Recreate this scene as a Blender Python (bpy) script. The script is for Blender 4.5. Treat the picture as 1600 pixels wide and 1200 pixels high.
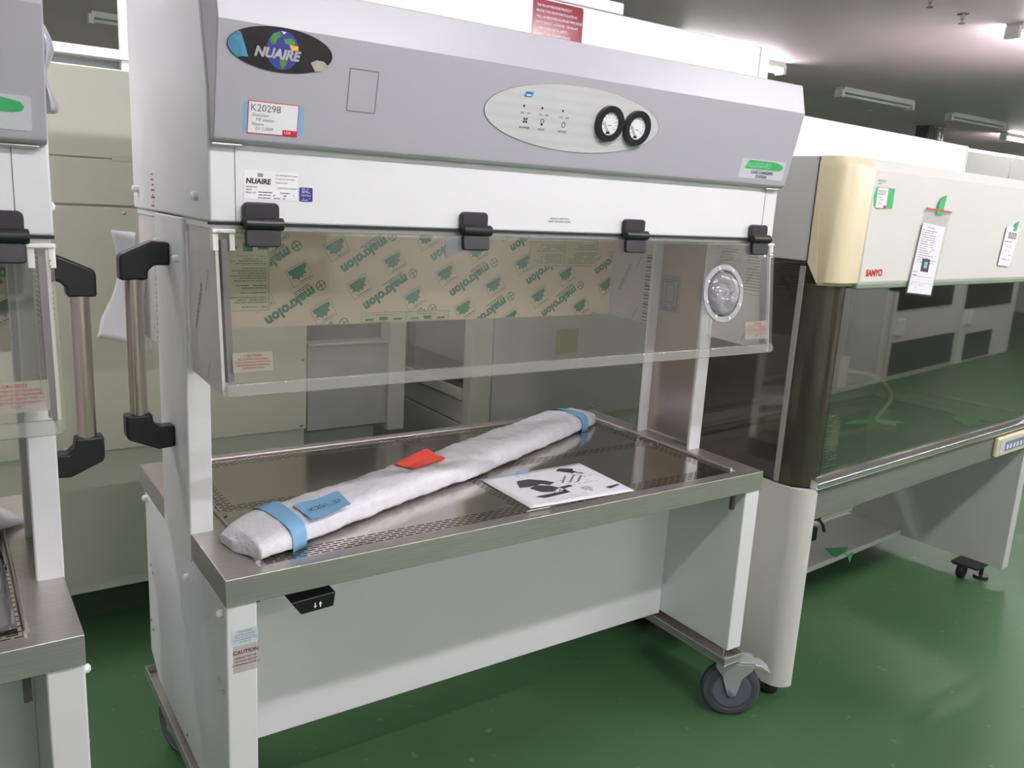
import bpy, bmesh, math, random
from mathutils import Vector, Matrix
random.seed(7)
PI = math.pi
for o in list(bpy.data.objects): bpy.data.objects.remove(o, do_unlink=True)
SC = bpy.context.scene
COL = SC.collection

# ------------------------------------------------------------------ camera
yaw, pitch, roll = 0.6109414749448401, -0.2156872534421882, 0.05669544323527439
ca, sa, cb, sb = math.cos(yaw), math.sin(yaw), math.cos(pitch), math.sin(pitch)
fw = Vector((sa*cb, ca*cb, sb)); rt = Vector((ca, -sa, 0)); up = rt.cross(fw)
r2 = rt*math.cos(roll) + up*math.sin(roll); u2 = -rt*math.sin(roll) + up*math.cos(roll)
cam = bpy.data.objects.new('camera', bpy.data.cameras.new('camera')); COL.objects.link(cam)
M = Matrix((r2, u2, -fw)).transposed().to_4x4(); M.translation = Vector((-0.36865, -1.32827, 1.36160))
cam.matrix_world = M
cam.data.sensor_width = 36; cam.data.lens = 1315.32/1600*36
cam.data.clip_start = 0.02; cam.data.clip_end = 100
SC.camera = cam
# ------------------------------------------------------------------ world, exposure
w = bpy.data.worlds.new('world'); SC.world = w; w.use_nodes = True
w.node_tree.nodes['Background'].inputs[0].default_value = (0.80, 0.84, 0.88, 1)
w.node_tree.nodes['Background'].inputs[1].default_value = 0.35
SC.view_settings.view_transform = 'Standard'; SC.view_settings.look = 'None'
SC.view_settings.gamma = 1; SC.view_settings.exposure = -0.14
SC.view_settings.use_curve_mapping = False
LAMP_W = 15.0     # watts of each lit batten
CEIL = 2.62
# lit fixtures (centre x, centre y), all battens run along x
LIT = [(0.7,-1.3),(2.85,-1.3),(5.0,-1.3),(7.15,-1.3),(9.4,-1.3), (3.15,-3.9),(0.2,-3.9),(7.4,-3.9),
       (-2.9,1.5),(-0.75,1.5),(6.0,1.6),(9.4,1.5),(5.15,3.70),(12.5,4.8),(-2.6,4.1),(0.3,3.9)]  # last one is unseen behind the station, added as fill light
UNLIT = [(7.8,4.1),(10.1,4.25),(1.45,6.45)]

# ------------------------------------------------------------------ materials
def srgb(r, g, b):
    f = lambda c: (c/255/12.92) if c/255 <= .04045 else ((c/255+.055)/1.055)**2.4
    return (f(r), f(g), f(b), 1)
MC = {}
def mat(name, col=(200,200,200), rough=.5, metal=0, spec=.5, noise=0, nscale=8, bump=0, bscale=60, coat=0, aniso=0, stretch=None, trans=0, emit=0, sheen=0, rvar=0):
    if name in MC: return MC[name]
    m = bpy.data.materials.new(name); m.use_nodes = True; nt = m.node_tree; b = nt.nodes['Principled BSDF']
    c = srgb(*col); b.inputs['Base Color'].default_value = c
    b.inputs['Roughness'].default_value = rough; b.inputs['Metallic'].default_value = metal
    b.inputs['Specular IOR Level'].default_value = spec
    if coat: b.inputs['Coat Weight'].default_value = coat; b.inputs['Coat Roughness'].default_value = .08
    if trans: b.inputs['Transmission Weight'].default_value = trans
    if emit: b.inputs['Emission Color'].default_value = c; b.inputs['Emission Strength'].default_value = emit
    tc = nt.nodes.new('ShaderNodeTexCoord'); mp = nt.nodes.new('ShaderNodeMapping')
    nt.links.new(tc.outputs['Object'], mp.inputs[0])
    if stretch: mp.inputs['Scale'].default_value = stretch
    if noise or rvar:
        n = nt.nodes.new('ShaderNodeTexNoise'); n.inputs['Scale'].default_value = nscale; n.inputs['Detail'].default_value = 5
        nt.links.new(mp.outputs[0], n.inputs['Vector'])
        if noise:
            r = nt.nodes.new('ShaderNodeValToRGB')
            r.color_ramp.elements[0].position = .3; r.color_ramp.elements[1].position = .7
            r.color_ramp.elements[0].color = [x*(1-noise) for x in c[:3]]+[1]; r.color_ramp.elements[1].color = [min(1, x*(1+noise)) for x in c[:3]]+[1]
            nt.links.new(n.outputs['Fac'], r.inputs[0]); nt.links.new(r.outputs[0], b.inputs['Base Color'])
        if rvar:
            mr = nt.nodes.new('ShaderNodeMapRange'); mr.inputs[3].default_value = rough-rvar; mr.inputs[4].default_value = rough+rvar
            nt.links.new(n.outputs['Fac'], mr.inputs[0]); nt.links.new(mr.outputs[0], b.inputs['Roughness'])
    if bump:
        n2 = nt.nodes.new('ShaderNodeTexNoise'); n2.inputs['Scale'].default_value = bscale; n2.inputs['Detail'].default_value = 3
        nt.links.new(mp.outputs[0], n2.inputs['Vector'])
        bp = nt.nodes.new('ShaderNodeBump'); bp.inputs['Strength'].default_value = bump; bp.inputs['Distance'].default_value = .002
        nt.links.new(n2.outputs['Fac'], bp.inputs['Height']); nt.links.new(bp.outputs[0], b.inputs['Normal'])
    MC[name] = m; return m
def clear(name, tint=(250,250,250), rough=.03, refl=.5, haze=0.0, hazecol=(200,205,200), ior=1.5):
    """thin clear sheet: tinted see-through + fresnel gloss + a little milky scatter"""
    if name in MC: return MC[name]
    m = bpy.data.materials.new(name); m.use_nodes = True; nt = m.node_tree; nt.nodes.clear()
    out = nt.nodes.new('ShaderNodeOutputMaterial')
    t = nt.nodes.new('ShaderNodeBsdfTransparent'); t.inputs[0].default_value = srgb(*tint)
    g = nt.nodes.new('ShaderNodeBsdfGlossy'); g.inputs['Roughness'].default_value = rough
    fr = nt.nodes.new('ShaderNodeFresnel'); ge = nt.nodes.new('ShaderNodeNewGeometry')
    io = nt.nodes.new('ShaderNodeMapRange'); io.inputs[3].default_value = ior; io.inputs[4].default_value = 1/ior
    nt.links.new(ge.outputs['Backfacing'], io.inputs[0]); nt.links.new(io.outputs[0], fr.inputs[0])
    mu = nt.nodes.new('ShaderNodeMath'); mu.operation = 'MULTIPLY'; mu.inputs[1].default_value = refl*2
    nt.links.new(fr.outputs[0], mu.inputs[0])
    d = nt.nodes.new('ShaderNodeBsdfDiffuse'); d.inputs[0].default_value = srgb(*hazecol)
    m1 = nt.nodes.new('ShaderNodeMixShader'); m1.inputs[0].default_value = haze
    nt.links.new(t.outputs[0], m1.inputs[1]); nt.links.new(d.outputs[0], m1.inputs[2])
    m2 = nt.nodes.new('ShaderNodeMixShader')
    nt.links.new(mu.outputs[0], m2.inputs[0]); nt.links.new(m1.outputs[0], m2.inputs[1]); nt.links.new(g.outputs[0], m2.inputs[2])
    nt.links.new(m2.outputs[0], out.inputs[0]); MC[name] = m; return m

white = mat('white_powder_coat', (228,230,232), .38, bump=.05, bscale=900, noise=.015, nscale=5)
canopyg = mat('light_grey_enamel', (176,176,184), .34, bump=.04, bscale=900)
steel = mat('brushed_stainless', (196,192,188), .32, .8, noise=.10, nscale=6, stretch=(2,60,60), rvar=.05)
traysteel = mat('polished_stainless', (206,201,196), .12, 1, noise=.05, nscale=3, rvar=.03, bump=.04, bscale=5)
linersteel = mat('satin_stainless_liner', (186,174,166), .30, 1, noise=.01)
bar = mat('handle_stainless', (200,188,178), .28, 1, noise=.05, stretch=(60,60,1))
chrome = mat('bright_chrome', (215,215,215), .12, 1, noise=.02)
black = mat('black_plastic', (24,24,27), .38, noise=.1, nscale=20)
blackhinge = mat('black_hinge_plastic', (38,38,44), .35, noise=.05, nscale=20)
darkgap = mat('dark_seam', (40,40,42), .8, noise=.05)
rubber = mat('grey_castor_rubber', (70,73,82), .6, noise=.06, nscale=30)
castorm = mat('castor_zinc_paint', (165,170,170), .42, metal=.25, noise=.05)
clearp = clear('clear_polycarbonate', (253,253,251), .02, .5, .02, (215,212,205))
clearlip = clear('clear_bent_edge', (240,241,238), .15, .7, .22, (206,208,202))
filmw = clear('white_foam_film', (240,242,245), .35, .3, .72, (228,230,236))
bubble = clear('bubble_film', (240,240,245), .15, .8, .45, (215,215,225))
greyedge = mat('grey_edge_gasket', (108,106,114), .5, noise=.04, nscale=40)
maskgrey = mat('grey_masking_film', (212,208,206), .42, noise=.03, nscale=7, bump=.15, bscale=12)
masktan = mat('tan_masking_paper', (226,212,190), .38, noise=.04, nscale=5, bump=.35, bscale=9)
green_ink = mat('green_print', (58,134,98), .5, noise=.05, nscale=60)
grey_ink = mat('grey_print', (110,108,110), .5, noise=.05, nscale=60)
black_ink = mat('black_print', (40,40,46), .5, noise=.05, nscale=60)
red_ink = mat('red_print', (170,72,72), .5, noise=.05, nscale=60)
label_w = mat('white_label', (240,241,244), .3, noise=.01)
label_s = mat('silver_label', (205,207,212), .25, noise=.01)
beige = mat('beige_grey_paint', (222,225,210), .42, noise=.03, nscale=2, bump=.03, bscale=600)
beiged = mat('grey_green_paint', (212,214,206), .45, noise=.03, nscale=2)
yellowed = mat('yellowed_plastic', (222,211,176), .35, noise=.03, nscale=4)
offwhite = mat('off_white_paint', (218,218,212), .38, noise=.015, nscale=3)
sanyoside = mat('light_grey_paint', (196,197,195), .4, noise=.02, nscale=3)
foamw = mat('white_foam_wrap', (224,224,231), .38, noise=.05, nscale=30, bump=1.0, bscale=140, coat=.5)
bluetape = mat('blue_tape', (124,176,214), .4, noise=.05, nscale=18)
greentape = mat('green_tape', (70,180,110), .45, noise=.08, nscale=18)
redpaper = mat('red_orange_paper', (250,84,64), .45, noise=.03)
paperw = mat('white_paper', (238,238,244), .45, noise=.01)

# ------------------------------------------------------------------ mesh helpers
class MB:
    def __init__(s): s.bm = bmesh.new(); s.mi = 0
    def face(s, vs):
        try:
            f = s.bm.faces.new(vs); f.material_index = s.mi; return f
        except ValueError: return None
    def box(s, x0, x1, y0, y1, z0, z1):
        v = [s.bm.verts.new(p) for p in ((x0,y0,z0),(x1,y0,z0),(x1,y1,z0),(x0,y1,z0),(x0,y0,z1),(x1,y0,z1),(x1,y1,z1),(x0,y1,z1))]
        for q in ((0,3,2,1),(4,5,6,7),(0,1,5,4),(1,2,6,5),(2,3,7,6),(3,0,4,7)): s.face([v[i] for i in q])
        return s
    def prism(s, poly, axis, a, b):
        """poly of 2D points extruded along axis ('x': pts=(y,z), 'y': (x,z), 'z': (x,y))"""
        def P(p, t): return {'x': (t,p[0],p[1]), 'y': (p[0],t,p[1]), 'z': (p[0],p[1],t)}[axis]
        A = [s.bm.verts.new(P(p, a)) for p in poly]; B = [s.bm.verts.new(P(p, b)) for p in poly]
        n = len(poly); s.face(A[::-1]); s.face(B)
        for i in range(n): s.face([A[i], A[(i+1)%n], B[(i+1)%n], B[i]])
        return s
    def loft(s, rings, caps=True):
        R = [[s.bm.verts.new(p) for p in r] for r in rings]; n = len(R[0])
        for a, b in zip(R, R[1:]):
            for i in range(n): s.face([a[i], a[(i+1)%n], b[(i+1)%n], b[i]])
        if caps: s.face(R[0][::-1]); s.face(R[-1])
        return s
    def tube(s, pts, r, n=12, caps=True):
        pts = [Vector(p) for p in pts]; rings = []; pr = None
        for i, p in enumerate(pts):
            d = (pts[min(i+1, len(pts)-1)]-pts[max(i-1, 0)]).normalized()
            if pr is None: a = d.orthogonal().normalized()
            else: a = (pr-d*pr.dot(d)).normalized()
            pr = a; b = d.cross(a); rr = r[i] if isinstance(r, (list, tuple)) else r
            rings.append([p+a*rr*math.cos(2*PI*k/n)+b*rr*math.sin(2*PI*k/n) for k in range(n)])
        return s.loft(rings, caps)
    def lathe(s, c, ax, prof, n=32):
        """prof: (distance along ax, radius)"""
        c = Vector(c); ax = Vector(ax).normalized(); a = ax.orthogonal().normalized(); b = ax.cross(a)
        rings = [[c+ax*t+(a*math.cos(2*PI*k/n)+b*math.sin(2*PI*k/n))*max(r, 1e-5) for k in range(n)] for t, r in prof]
        return s.loft(rings)
    def quad(s, *p): s.face([s.bm.verts.new(q) for q in p]); return s
def link(o, parent):
    COL.objects.link(o)
    if parent is not None: o.parent = parent
    return o
def build(name, mb, mats, parent=None, bevel=0, smooth=False, seg=2, label=None, loc=None):
    me = bpy.data.meshes.new(name)
    bmesh.ops.recalc_face_normals(mb.bm, faces=mb.bm.faces[:]); mb.bm.to_mesh(me); mb.bm.free()
    for m in (mats if isinstance(mats, (list, tuple)) else [mats]): me.materials.append(m)
    o = bpy.data.objects.new(name, me); link(o, parent)
    if bevel:
        b = o.modifiers.new('bevel', 'BEVEL'); b.width = bevel; b.segments = seg; b.limit_method = 'ANGLE'; b.angle_limit = math.radians(40)
    if smooth or bevel:
        for p in me.polygons: p.use_smooth = True
        if not smooth:
            me.set_sharp_from_angle(angle=math.radians(12))
            w_ = o.modifiers.new('wn', 'WEIGHTED_NORMAL'); w_.keep_sharp = True
    if smooth and smooth != 'all':
        me.set_sharp_from_angle(angle=math.radians(35))
    if label: o['label'] = label
    if loc: o.location = loc
    return o
def thing(name, label, cat, loc=(0,0,0), rz=0, group=None):
    o = bpy.data.objects.new(name, None); COL.objects.link(o); o.empty_display_size = .1
    o.location = loc; o.rotation_euler = (0, 0, rz); tag(o, label, cat, group); return o
def tag(o, label, cat, group=None):
    o['label'] = label; o['category'] = cat
    if group: o['group'] = group
    return o
def structure(o): o['kind'] = 'structure'; return o
class Frame:
    """a flat working frame on a surface: origin, right, up, outward normal"""
    def __init__(s, o, x, y): s.o = Vector(o); s.x = Vector(x).normalized(); s.y = Vector(y).normalized(); s.n = s.x.cross(s.y)
    def p(s, a, b, h=0): return s.o+s.x*a+s.y*b+s.n*h
    def rot(s, a, b, deg):
        t = math.radians(deg); return Frame(s.p(a, b), s.x*math.cos(t)+s.y*math.sin(t), -s.x*math.sin(t)+s.y*math.cos(t))
def plate(mb, F, a0, a1, b0, b1, h0=0, h1=.0006, r=0, n=4):
    if r:
        pts = []
        for cx, cy, t0 in ((a1-r,b1-r,0),(a0+r,b1-r,90),(a0+r,b0+r,180),(a1-r,b0+r,270)):
            for k in range(n+1):
                t = math.radians(t0+90*k/n); pts.append((cx+r*math.cos(t), cy+r*math.sin(t)))
    else: pts = [(a0,b0),(a1,b0),(a1,b1),(a0,b1)]
    return poly(mb, F, pts, h0, h1)
def poly(mb, F, pts, h0=0, h1=.0006):
    A = [mb.bm.verts.new(F.p(x, y, h0)) for x, y in pts]; B = [mb.bm.verts.new(F.p(x, y, h1)) for x, y in pts]
    n = len(pts); mb.face(A[::-1]); mb.face(B)
    for i in range(n): mb.face([A[i], A[(i+1)%n], B[(i+1)%n], B[i]])
    return mb
def ell(cx, cy, rx, ry, n=48): return [(cx+rx*math.cos(2*PI*k/n), cy+ry*math.sin(2*PI*k/n)) for k in range(n)]
def ring(mb, F, cx, cy, ro, ri, h0, h1, n=40, ky=1):
    for k in range(n):
        t0, t1 = 2*PI*k/n, 2*PI*(k+1)/n
        q = [(cx+r*math.cos(t), cy+ky*r*math.sin(t)) for t, r in ((t0,ri),(t0,ro),(t1,ro),(t1,ri))]
        A = [F.p(x, y, h0) for x, y in q]; B = [F.p(x, y, h1) for x, y in q]
        mb.quad(*B); mb.quad(A[1], A[2], B[2], B[1]); mb.quad(A[0], B[0], B[3], A[3])
    return mb
def outline(mb, F, a0, a1, b0, b1, t=.0008, h=.0006):
    plate(mb, F, a0, a1, b0, b0+t, 0, h); plate(mb, F, a0, a1, b1-t, b1, 0, h); plate(mb, F, a0, a0+t, b0+t, b1-t, 0, h); plate(mb, F, a1-t, a1, b0+t, b1-t, 0, h)
def text(mb, F, s, a, b, size, h=.0008, shear=0, align='LEFT', sx=1, bold=0, spacing=1):
    """lettering tessellated into mb as flat faces on frame F, baseline at (a,b)"""
    cu = bpy.data.curves.new('t', 'FONT'); cu.body = s; cu.size = size; cu.shear = shear; cu.align_x = align; cu.offset = bold; cu.space_character = spacing
    cu.resolution_u = 3
    to = bpy.data.objects.new('t', cu); COL.objects.link(to)
    bpy.context.view_layer.update()
    me = bpy.data.meshes.new_from_object(to.evaluated_get(bpy.context.evaluated_depsgraph_get()))
    vs = [mb.bm.verts.new(F.p(a+v.co.x*sx, b+v.co.y, h)) for v in me.vertices]
    for p in me.polygons: mb.face([vs[i] for i in p.vertices])
    bpy.data.objects.remove(to); bpy.data.curves.remove(cu); bpy.data.meshes.remove(me)
    return mb
def scribble(mb, F, a0, a1, btop, n, lh, th=None, h=.0008, rng=None, ragged='right', dens=.8):
    """tiny unreadable print: rows of short word-long strokes"""
    rng = rng or random.Random(3); th = th or lh*.34
    for i in range(n):
        b = btop-i*lh; L = (a1-a0)*rng.uniform(.55, 1); x = a0 if ragged == 'right' else a1-L; e = x+L
        while x < e:
            wd = rng.uniform(.8, 3)*th*2
            if rng.random() < dens: plate(mb, F, x, min(x+wd, e), b-th, b, 0, h)
            x += wd+th*.7
    return mb

# ------------------------------------------------------------------ the room
def room():
    fl = MB().box(-5, 15.2, -4.6, 9, -.05, 0)
    m = mat('green_epoxy_floor', (56,93,58), .42, noise=.16, nscale=1.3, bump=.12, bscale=14, rvar=.07)
    nt = m.node_tree; b = nt.nodes['Principled BSDF']
    # scuffs and specks of wear
    tc = nt.nodes['Texture Coordinate']; v = nt.nodes.new('ShaderNodeTexNoise'); v.inputs['Scale'].default_value = 22; v.inputs['Detail'].default_value = 2
    nt.links.new(tc.outputs['Object'], v.inputs['Vector'])
    r = nt.nodes.new('ShaderNodeValToRGB'); r.color_ramp.elements[0].position = .69; r.color_ramp.elements[1].position = .76
    nt.links.new(v.outputs['Fac'], r.inputs[0])
    mx = nt.nodes.new('ShaderNodeMixRGB'); mx.inputs[2].default_value = srgb(88,122,88)
    old = b.inputs['Base Color'].links[0].from_socket
    nt.links.new(r.outputs[0], mx.inputs[0]); nt.links.new(old, mx.inputs[1]); nt.links.new(mx.outputs[0], b.inputs['Base Color'])
    structure(build('floor', fl, m))
    wallm = mat('pale_wall_paint', (236,234,230), .6, noise=.03, nscale=1.5)
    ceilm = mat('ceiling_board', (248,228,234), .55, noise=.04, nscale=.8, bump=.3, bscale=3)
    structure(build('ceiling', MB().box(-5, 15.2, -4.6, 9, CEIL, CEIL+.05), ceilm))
    structure(build('wall_back', MB().box(-5, 15.2, 9, 9.1, 0, CEIL), wallm))
    structure(build('wall_left', MB().box(-5.1, -5, -4.6, 9, 0, CEIL), wallm))
    structure(build('wall_right', MB().box(15.2, 15.3, -4.6, 9, 0, CEIL), wallm))
    # wall behind the camera, with a band of windows and doors (mirrored in the panes)
    structure(build('wall_front', MB().box(-5, 15.2, -4.7, -4.6, 0, CEIL), wallm))
    dk = mat('dark_window_glass', (48,50,52), .12, noise=.05, nscale=.7); fr = mat('window_frame_aluminium', (180,180,175), .4, metal=.5, noise=.03)
    n = 0
    for x0, w0, z0, z1 in ((-4.2,1.9,1.75,2.3),(-1.8,1.9,1.75,2.3),(.6,1.5,1.75,2.3),(2.6,.9,.62,.92),(3.7,1.25,.60,.92),(5.1,1.25,.60,.92),(7.0,1.3,.60,.92),(9.2,1.3,1.75,2.3),(11.4,1.9,1.75,2.3)):
        n += 1; o = build('window_%d' % n, MB().box(x0, x0+w0, -4.6, -4.585, z0, z1), dk); structure(o)
        f = MB()
        for a, b in ((x0-.04,x0),(x0+w0,x0+w0+.04),(x0+w0/2-.02,x0+w0/2+.02)): f.box(a, b, -4.6, -4.56, z0-.04, z1+.04)
        f.box(x0-.04, x0+w0+.04, -4.6, -4.56, z0-.04, z0); f.box(x0-.04, x0+w0+.04, -4.6, -4.56, z1, z1+.04)
        build('window_frame', f, fr, o)
    for i, (x0, w0) in enumerate(((3.5,1.7),(5.4,.75),(7.4,1.4))):
        o = build('door_%d' % (i+1), MB().box(x0, x0+w0, -4.6, -4.57, .02, .42), mat('grey_door_paint', (74,78,80), .35, noise=.04)); structure(o)
        f = MB().box(x0-.05, x0, -4.6, -4.555, 0, .47).box(x0+w0, x0+w0+.05, -4.6, -4.555, 0, .47).box(x0, x0+w0, -4.6, -4.555, .42, .47)
        build('door_frame', f, fr, o)
room()

# ------------------------------------------------------------------ ceiling things
tubem = mat('lit_tube', (255,249,254), .5, emit=78, noise=.001)
glassd = mat('unlit_tube', (226,228,226), .25, noise=.01)
lampw = mat('batten_enamel', (222,222,216), .4, noise=.02)
def batten(x, y, lit, label, L=1.24):
    t = thing('ceiling_light', label, 'ceiling light', (x, y, CEIL-.075), group='ceiling battens switched on' if lit else None)
    build('housing', MB().prism([(-.055,.075),(.055,.075),(.04,.03),(-.04,.03)], 'x', -L/2, L/2), lampw, t, .003)
    for s in (-1, 1):
        build('end_socket', MB().box(s*L/2-.02, s*L/2+.02, -.045, .045, -.02, .055), lampw, t, .003)
    for yy in ((-.022, .022) if lit else (0,)):
        build('tube', MB().tube([(-L/2+.02,yy,.008),(L/2-.02,yy,.008)], .014), tubem if lit else glassd, t)
    if lit:
        l = bpy.data.lights.new('tube_light', 'AREA'); l.shape = 'RECTANGLE'; l.size = L-.06; l.size_y = .08; l.energy = LAMP_W; l.color = (1, .962, .990)
        lo = bpy.data.objects.new('tube_light', l); COL.objects.link(lo); lo.parent = t; lo.location = (0, 0, -.008)
names = {(6.0,1.6): 'lit fluorescent batten glaring at the right edge of the photo near the sprinkler head',
         (5.15,3.70): 'lit fluorescent batten glaring just beyond the top right corner of the grey canopy',
         (12.5,4.8): 'lit fluorescent batten far off at the right edge beyond the chrome duct'}
for x, y in LIT: batten(x, y, True, names.get((x, y), 'lit white fluorescent batten under the ceiling, hidden or outside the photo'))
batten(*UNLIT[0], False, 'unlit fluorescent batten on the ceiling, nearest beyond the grey canopy corner')
batten(*UNLIT[1], False, 'unlit fluorescent batten on the ceiling, farther one beside the chrome duct')
batten(*UNLIT[2], False, 'unlit fluorescent batten on the ceiling above the beige cabinets at upper left')
def sprinkler(x, y, label):
    m = MB().lathe((0,0,0), (0,0,-1), [(0,.035),(.006,.035),(.008,.012),(.035,.012),(.038,.007),(.055,.007)], 16)
    m.lathe((0,0,-.055), (0,0,-1), [(0,.02),(.004,.02)], 16)
    tag(build('sprinkler_head', m, chrome, smooth=True, loc=(x, y, CEIL)), label, 'sprinkler')
sprinkler(4.95, 1.70, 'small chrome sprinkler head hanging from the ceiling near the bright lamp')
sprinkler(4.45, 1.62, 'small flush ceiling fitting left of the sprinkler head')
sprinkler(8.9, 4.9, 'small sprinkler head on the ceiling between the two unlit battens')
m = MB().lathe((0,0,0), (0,0,-1), [(0,.11),(.02,.11),(.035,.09),(.04,.0)], 32)
tag(build('ceiling_speaker', m, mat('dark_speaker', (84,62,66), .5, noise=.05), smooth=True, loc=(3.32, 2.46, CEIL)), 'round dark ceiling fitting at the top edge of the photo', 'ceiling fitting')
t = thing('duct_pipe', 'shiny chrome duct pipe rising behind the white box to the ceiling', 'pipe', (10.67, 5.03, 0))
build('pipe', MB().tube([(0,0,.0),(0,0,CEIL)], .055, 24), chrome, t, smooth=True)
build('flange', MB().tube([(0,0,CEIL-.04),(0,0,CEIL)], .08, 24), chrome, t, smooth=True)
tag(build('duct_box', MB().box(-.09, .09, -.09, .09, 0, CEIL), mat('brown_grey_box', (92,84,84), .5, noise=.05), loc=(10.74, 5.26, 0), bevel=.01), 'dark grey duct box left of the chrome pipe beyond the white box', 'duct')

# ------------------------------------------------------------------ cabinets behind
def screw_head(mb, x, y, z, r=.006): mb.lathe((x,y,z), (0,-1,0), [(0,r),(.002,r),(.004,r*.5)], 10)
def back_cabinet():
    t = thing('equipment_cabinet', 'large beige grey equipment cabinet standing behind the left half of the station', 'cabinet', (-.6, 1.35, 0))
    build('body', MB().box(-.75, 1.255, .012, .75, .1, 1.655), beige, t, .004)
    build('upper_panel', MB().box(-.75, 1.255, 0, .012, 1.412, 1.652), beige, t, .002)
    build('middle_band', MB().box(-.75, 1.255, -.004, .012, 1.282, 1.408), beige, t, .002)
    build('lower_panel', MB().box(-.75, 1.255, -.008, .012, .556, 1.276), beige, t, .003)
    build('plinth', MB().box(-.75, 1.255, .05, .70, 0, .1), mat('dark_green_plinth', (62,88,66), .5, noise=.1), t)
    build('latch', MB().box(.68, .75, -.006, 0, 1.404, 1.416), offwhite, t, .002)
    for x, z in ((.705,1.262),(.60,.575),(.52,.572),(.93,.572),(1.235,.572),(1.24,.80),(.3,.572)):
        s = MB(); screw_head(s, x, -.008, z); build('panel_screw', s, chrome, t)
    # pale board and ledge to the right of it
    t2 = thing('grey_board_unit', 'grey panel with a pale ledge and dark opening above, behind the tray', 'cabinet', (.66, 1.35, 0))
    gb = mat('grey_board', (188,190,192), .5, noise=.03)
    build('front_board', MB().box(0, .296, 0, .02, .545, .842), gb, t2, .001)
    build('ledge', MB().box(0, .296, -.01, .1, .842, .85), offwhite, t2, .001)
    build('opening_shade_board', MB().box(0, .296, .06, .08, .85, 1.10), mat('shadow_grey_board', (140,140,140), .5, noise=.03), t2, .001)  # darker grey board paints the shade of the opening above the ledge
    build('side_post', MB().box(.297, .36, -.02, .06, .52, 1.2), beiged, t2, .003)
    build('base', MB().box(0, .296, .3, .5, 0, .3), mat('black_base', (30,30,30), .6, noise=.1), t2)
    build('back_frame', MB().box(.0, .296, .1, .16, .0, 1.65), beiged, t2)
    # right-hand machine, seen with its left flank
    t3 = thing('processing_machine', 'grey green machine cabinet with an open window flank behind the tray', 'cabinet', (1.25, 1.255, 0))
    build('front_column', MB().box(0, .085, -.005, .05, .12, 1.65), beige, t3, .003)
    build('front_panel', MB().box(.098, 1.35, 0, .04, .51, 1.62), beiged, t3, .003)
    build('front_strip', MB().box(.087, .095, .002, .04, .2, 1.62), offwhite, t3)
    build('lower_body', MB().box(.1, 1.35, .06, 1.0, .1, .51), beige, t3, .003)
    build('flank_lower', MB().box(.0, .03, .052, 1.5, .12, .515), beiged, t3, .002)
    build('flank_middle', MB().box(.004, .03, .052, 1.5, .52, .605), beiged, t3, .002)
    build('ledge', MB().box(-.006, .06, .052, 1.5, .612, .652), beige, t3, .002)
    build('window_post', MB().box(-.04, .02, .52, .6, .655, 1.2), mat('brown_grey_post', (120,108,104), .4, noise=.04), t3, .003)
    build('window_pane', MB().box(.004, .008, .052, 1.5, .655, 1.2), clear('grey_pane', (205,200,200), .03, .6, .06, (150,140,140)), t3)
    build('inner_bench', MB().box(.1, 1.3, .2, 1.4, .55, .72), label_w, t3, .004)
    build('inner_back', MB().box(.1, 1.3, 1.45, 1.5, .6, 1.6), mat('grey_inner', (176,176,178), .5, noise=.05), t3)
    F = Frame((0,0,0), (1,0,0), (0,0,1))
    m_ = MB(); plate(m_, F, .39, .50, .775, .875, 0, .0012, .004)
    build('yellow_reflection', m_, mat('yellow_reflection_tint', (176,178,130), .5, noise=.04), t3)  # faint yellow reflection on the panel, painted as a thin plate
    for x in (.6, 1.1): s = MB(); screw_head(s, x, 0, .545); build('panel_screw', s, chrome, t3)
    # partition frame far left
    t4 = thing('partition_frame', 'white framed partition standing beyond the beige cabinets at upper left', 'partition', (0, 2.2, 0))
    wf = mat('white_blue_frame', (226,234,238), .35, noise=.01)
    build('cross_rail', MB().box(-2.2, .33, -.03, .03, 1.778, 1.812), wf, t4, .002)
    build('post', MB().box(.268, .298, -.02, .02, 0, CEIL), wf, t4, .002)
    build('post', MB().box(-2.2, -2.16, -.02, .02, 0, CEIL), wf, t4, .002)
    build('lower_rail', MB().box(-2.16, .27, .05, .09, 1.745, 1.772), mat('grey_rail', (136,140,146), .4, noise=.03), t4, .002)
    build('wall_board', MB().box(.3, 2.4, -.02, .02, 0, CEIL), label_w, t4)
back_cabinet()

# ------------------------------------------------------------------ cage changing station
slotm = None
def slot_mat():
    global slotm
    if slotm: return slotm
    m = bpy.data.materials.new('perforated_stainless'); m.use_nodes = True; nt = m.node_tree; b = nt.nodes['Principled BSDF']
    b.inputs['Base Color'].default_value = srgb(208,200,192); b.inputs['Metallic'].default_value = 1; b.inputs['Roughness'].default_value = .16
    d = nt.nodes.new('ShaderNodeBsdfPrincipled'); d.inputs['Base Color'].default_value = srgb(26,26,28); d.inputs['Roughness'].default_value = .7
    tc = nt.nodes.new('ShaderNodeTexCoord'); br = nt.nodes.new('ShaderNodeTexBrick'); nt.links.new(tc.outputs['Object'], br.inputs['Vector'])
    br.inputs['Scale'].default_value = 1; br.inputs['Brick Width'].default_value = .0215; br.inputs['Row Height'].default_value = .0088
    br.inputs['Mortar Size'].default_value = .0027; br.inputs['Mortar Smooth'].default_value = .1; br.offset = .5
    mx = nt.nodes.new('ShaderNodeMixShader'); nt.links.new(br.outputs['Fac'], mx.inputs[0])
    nt.links.new(d.outputs[0], mx.inputs[1]); nt.links.new(b.outputs[0], mx.inputs[2])
    nt.links.new(mx.outputs[0], nt.nodes['Material Output'].inputs[0]); slotm = m; return m

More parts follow.
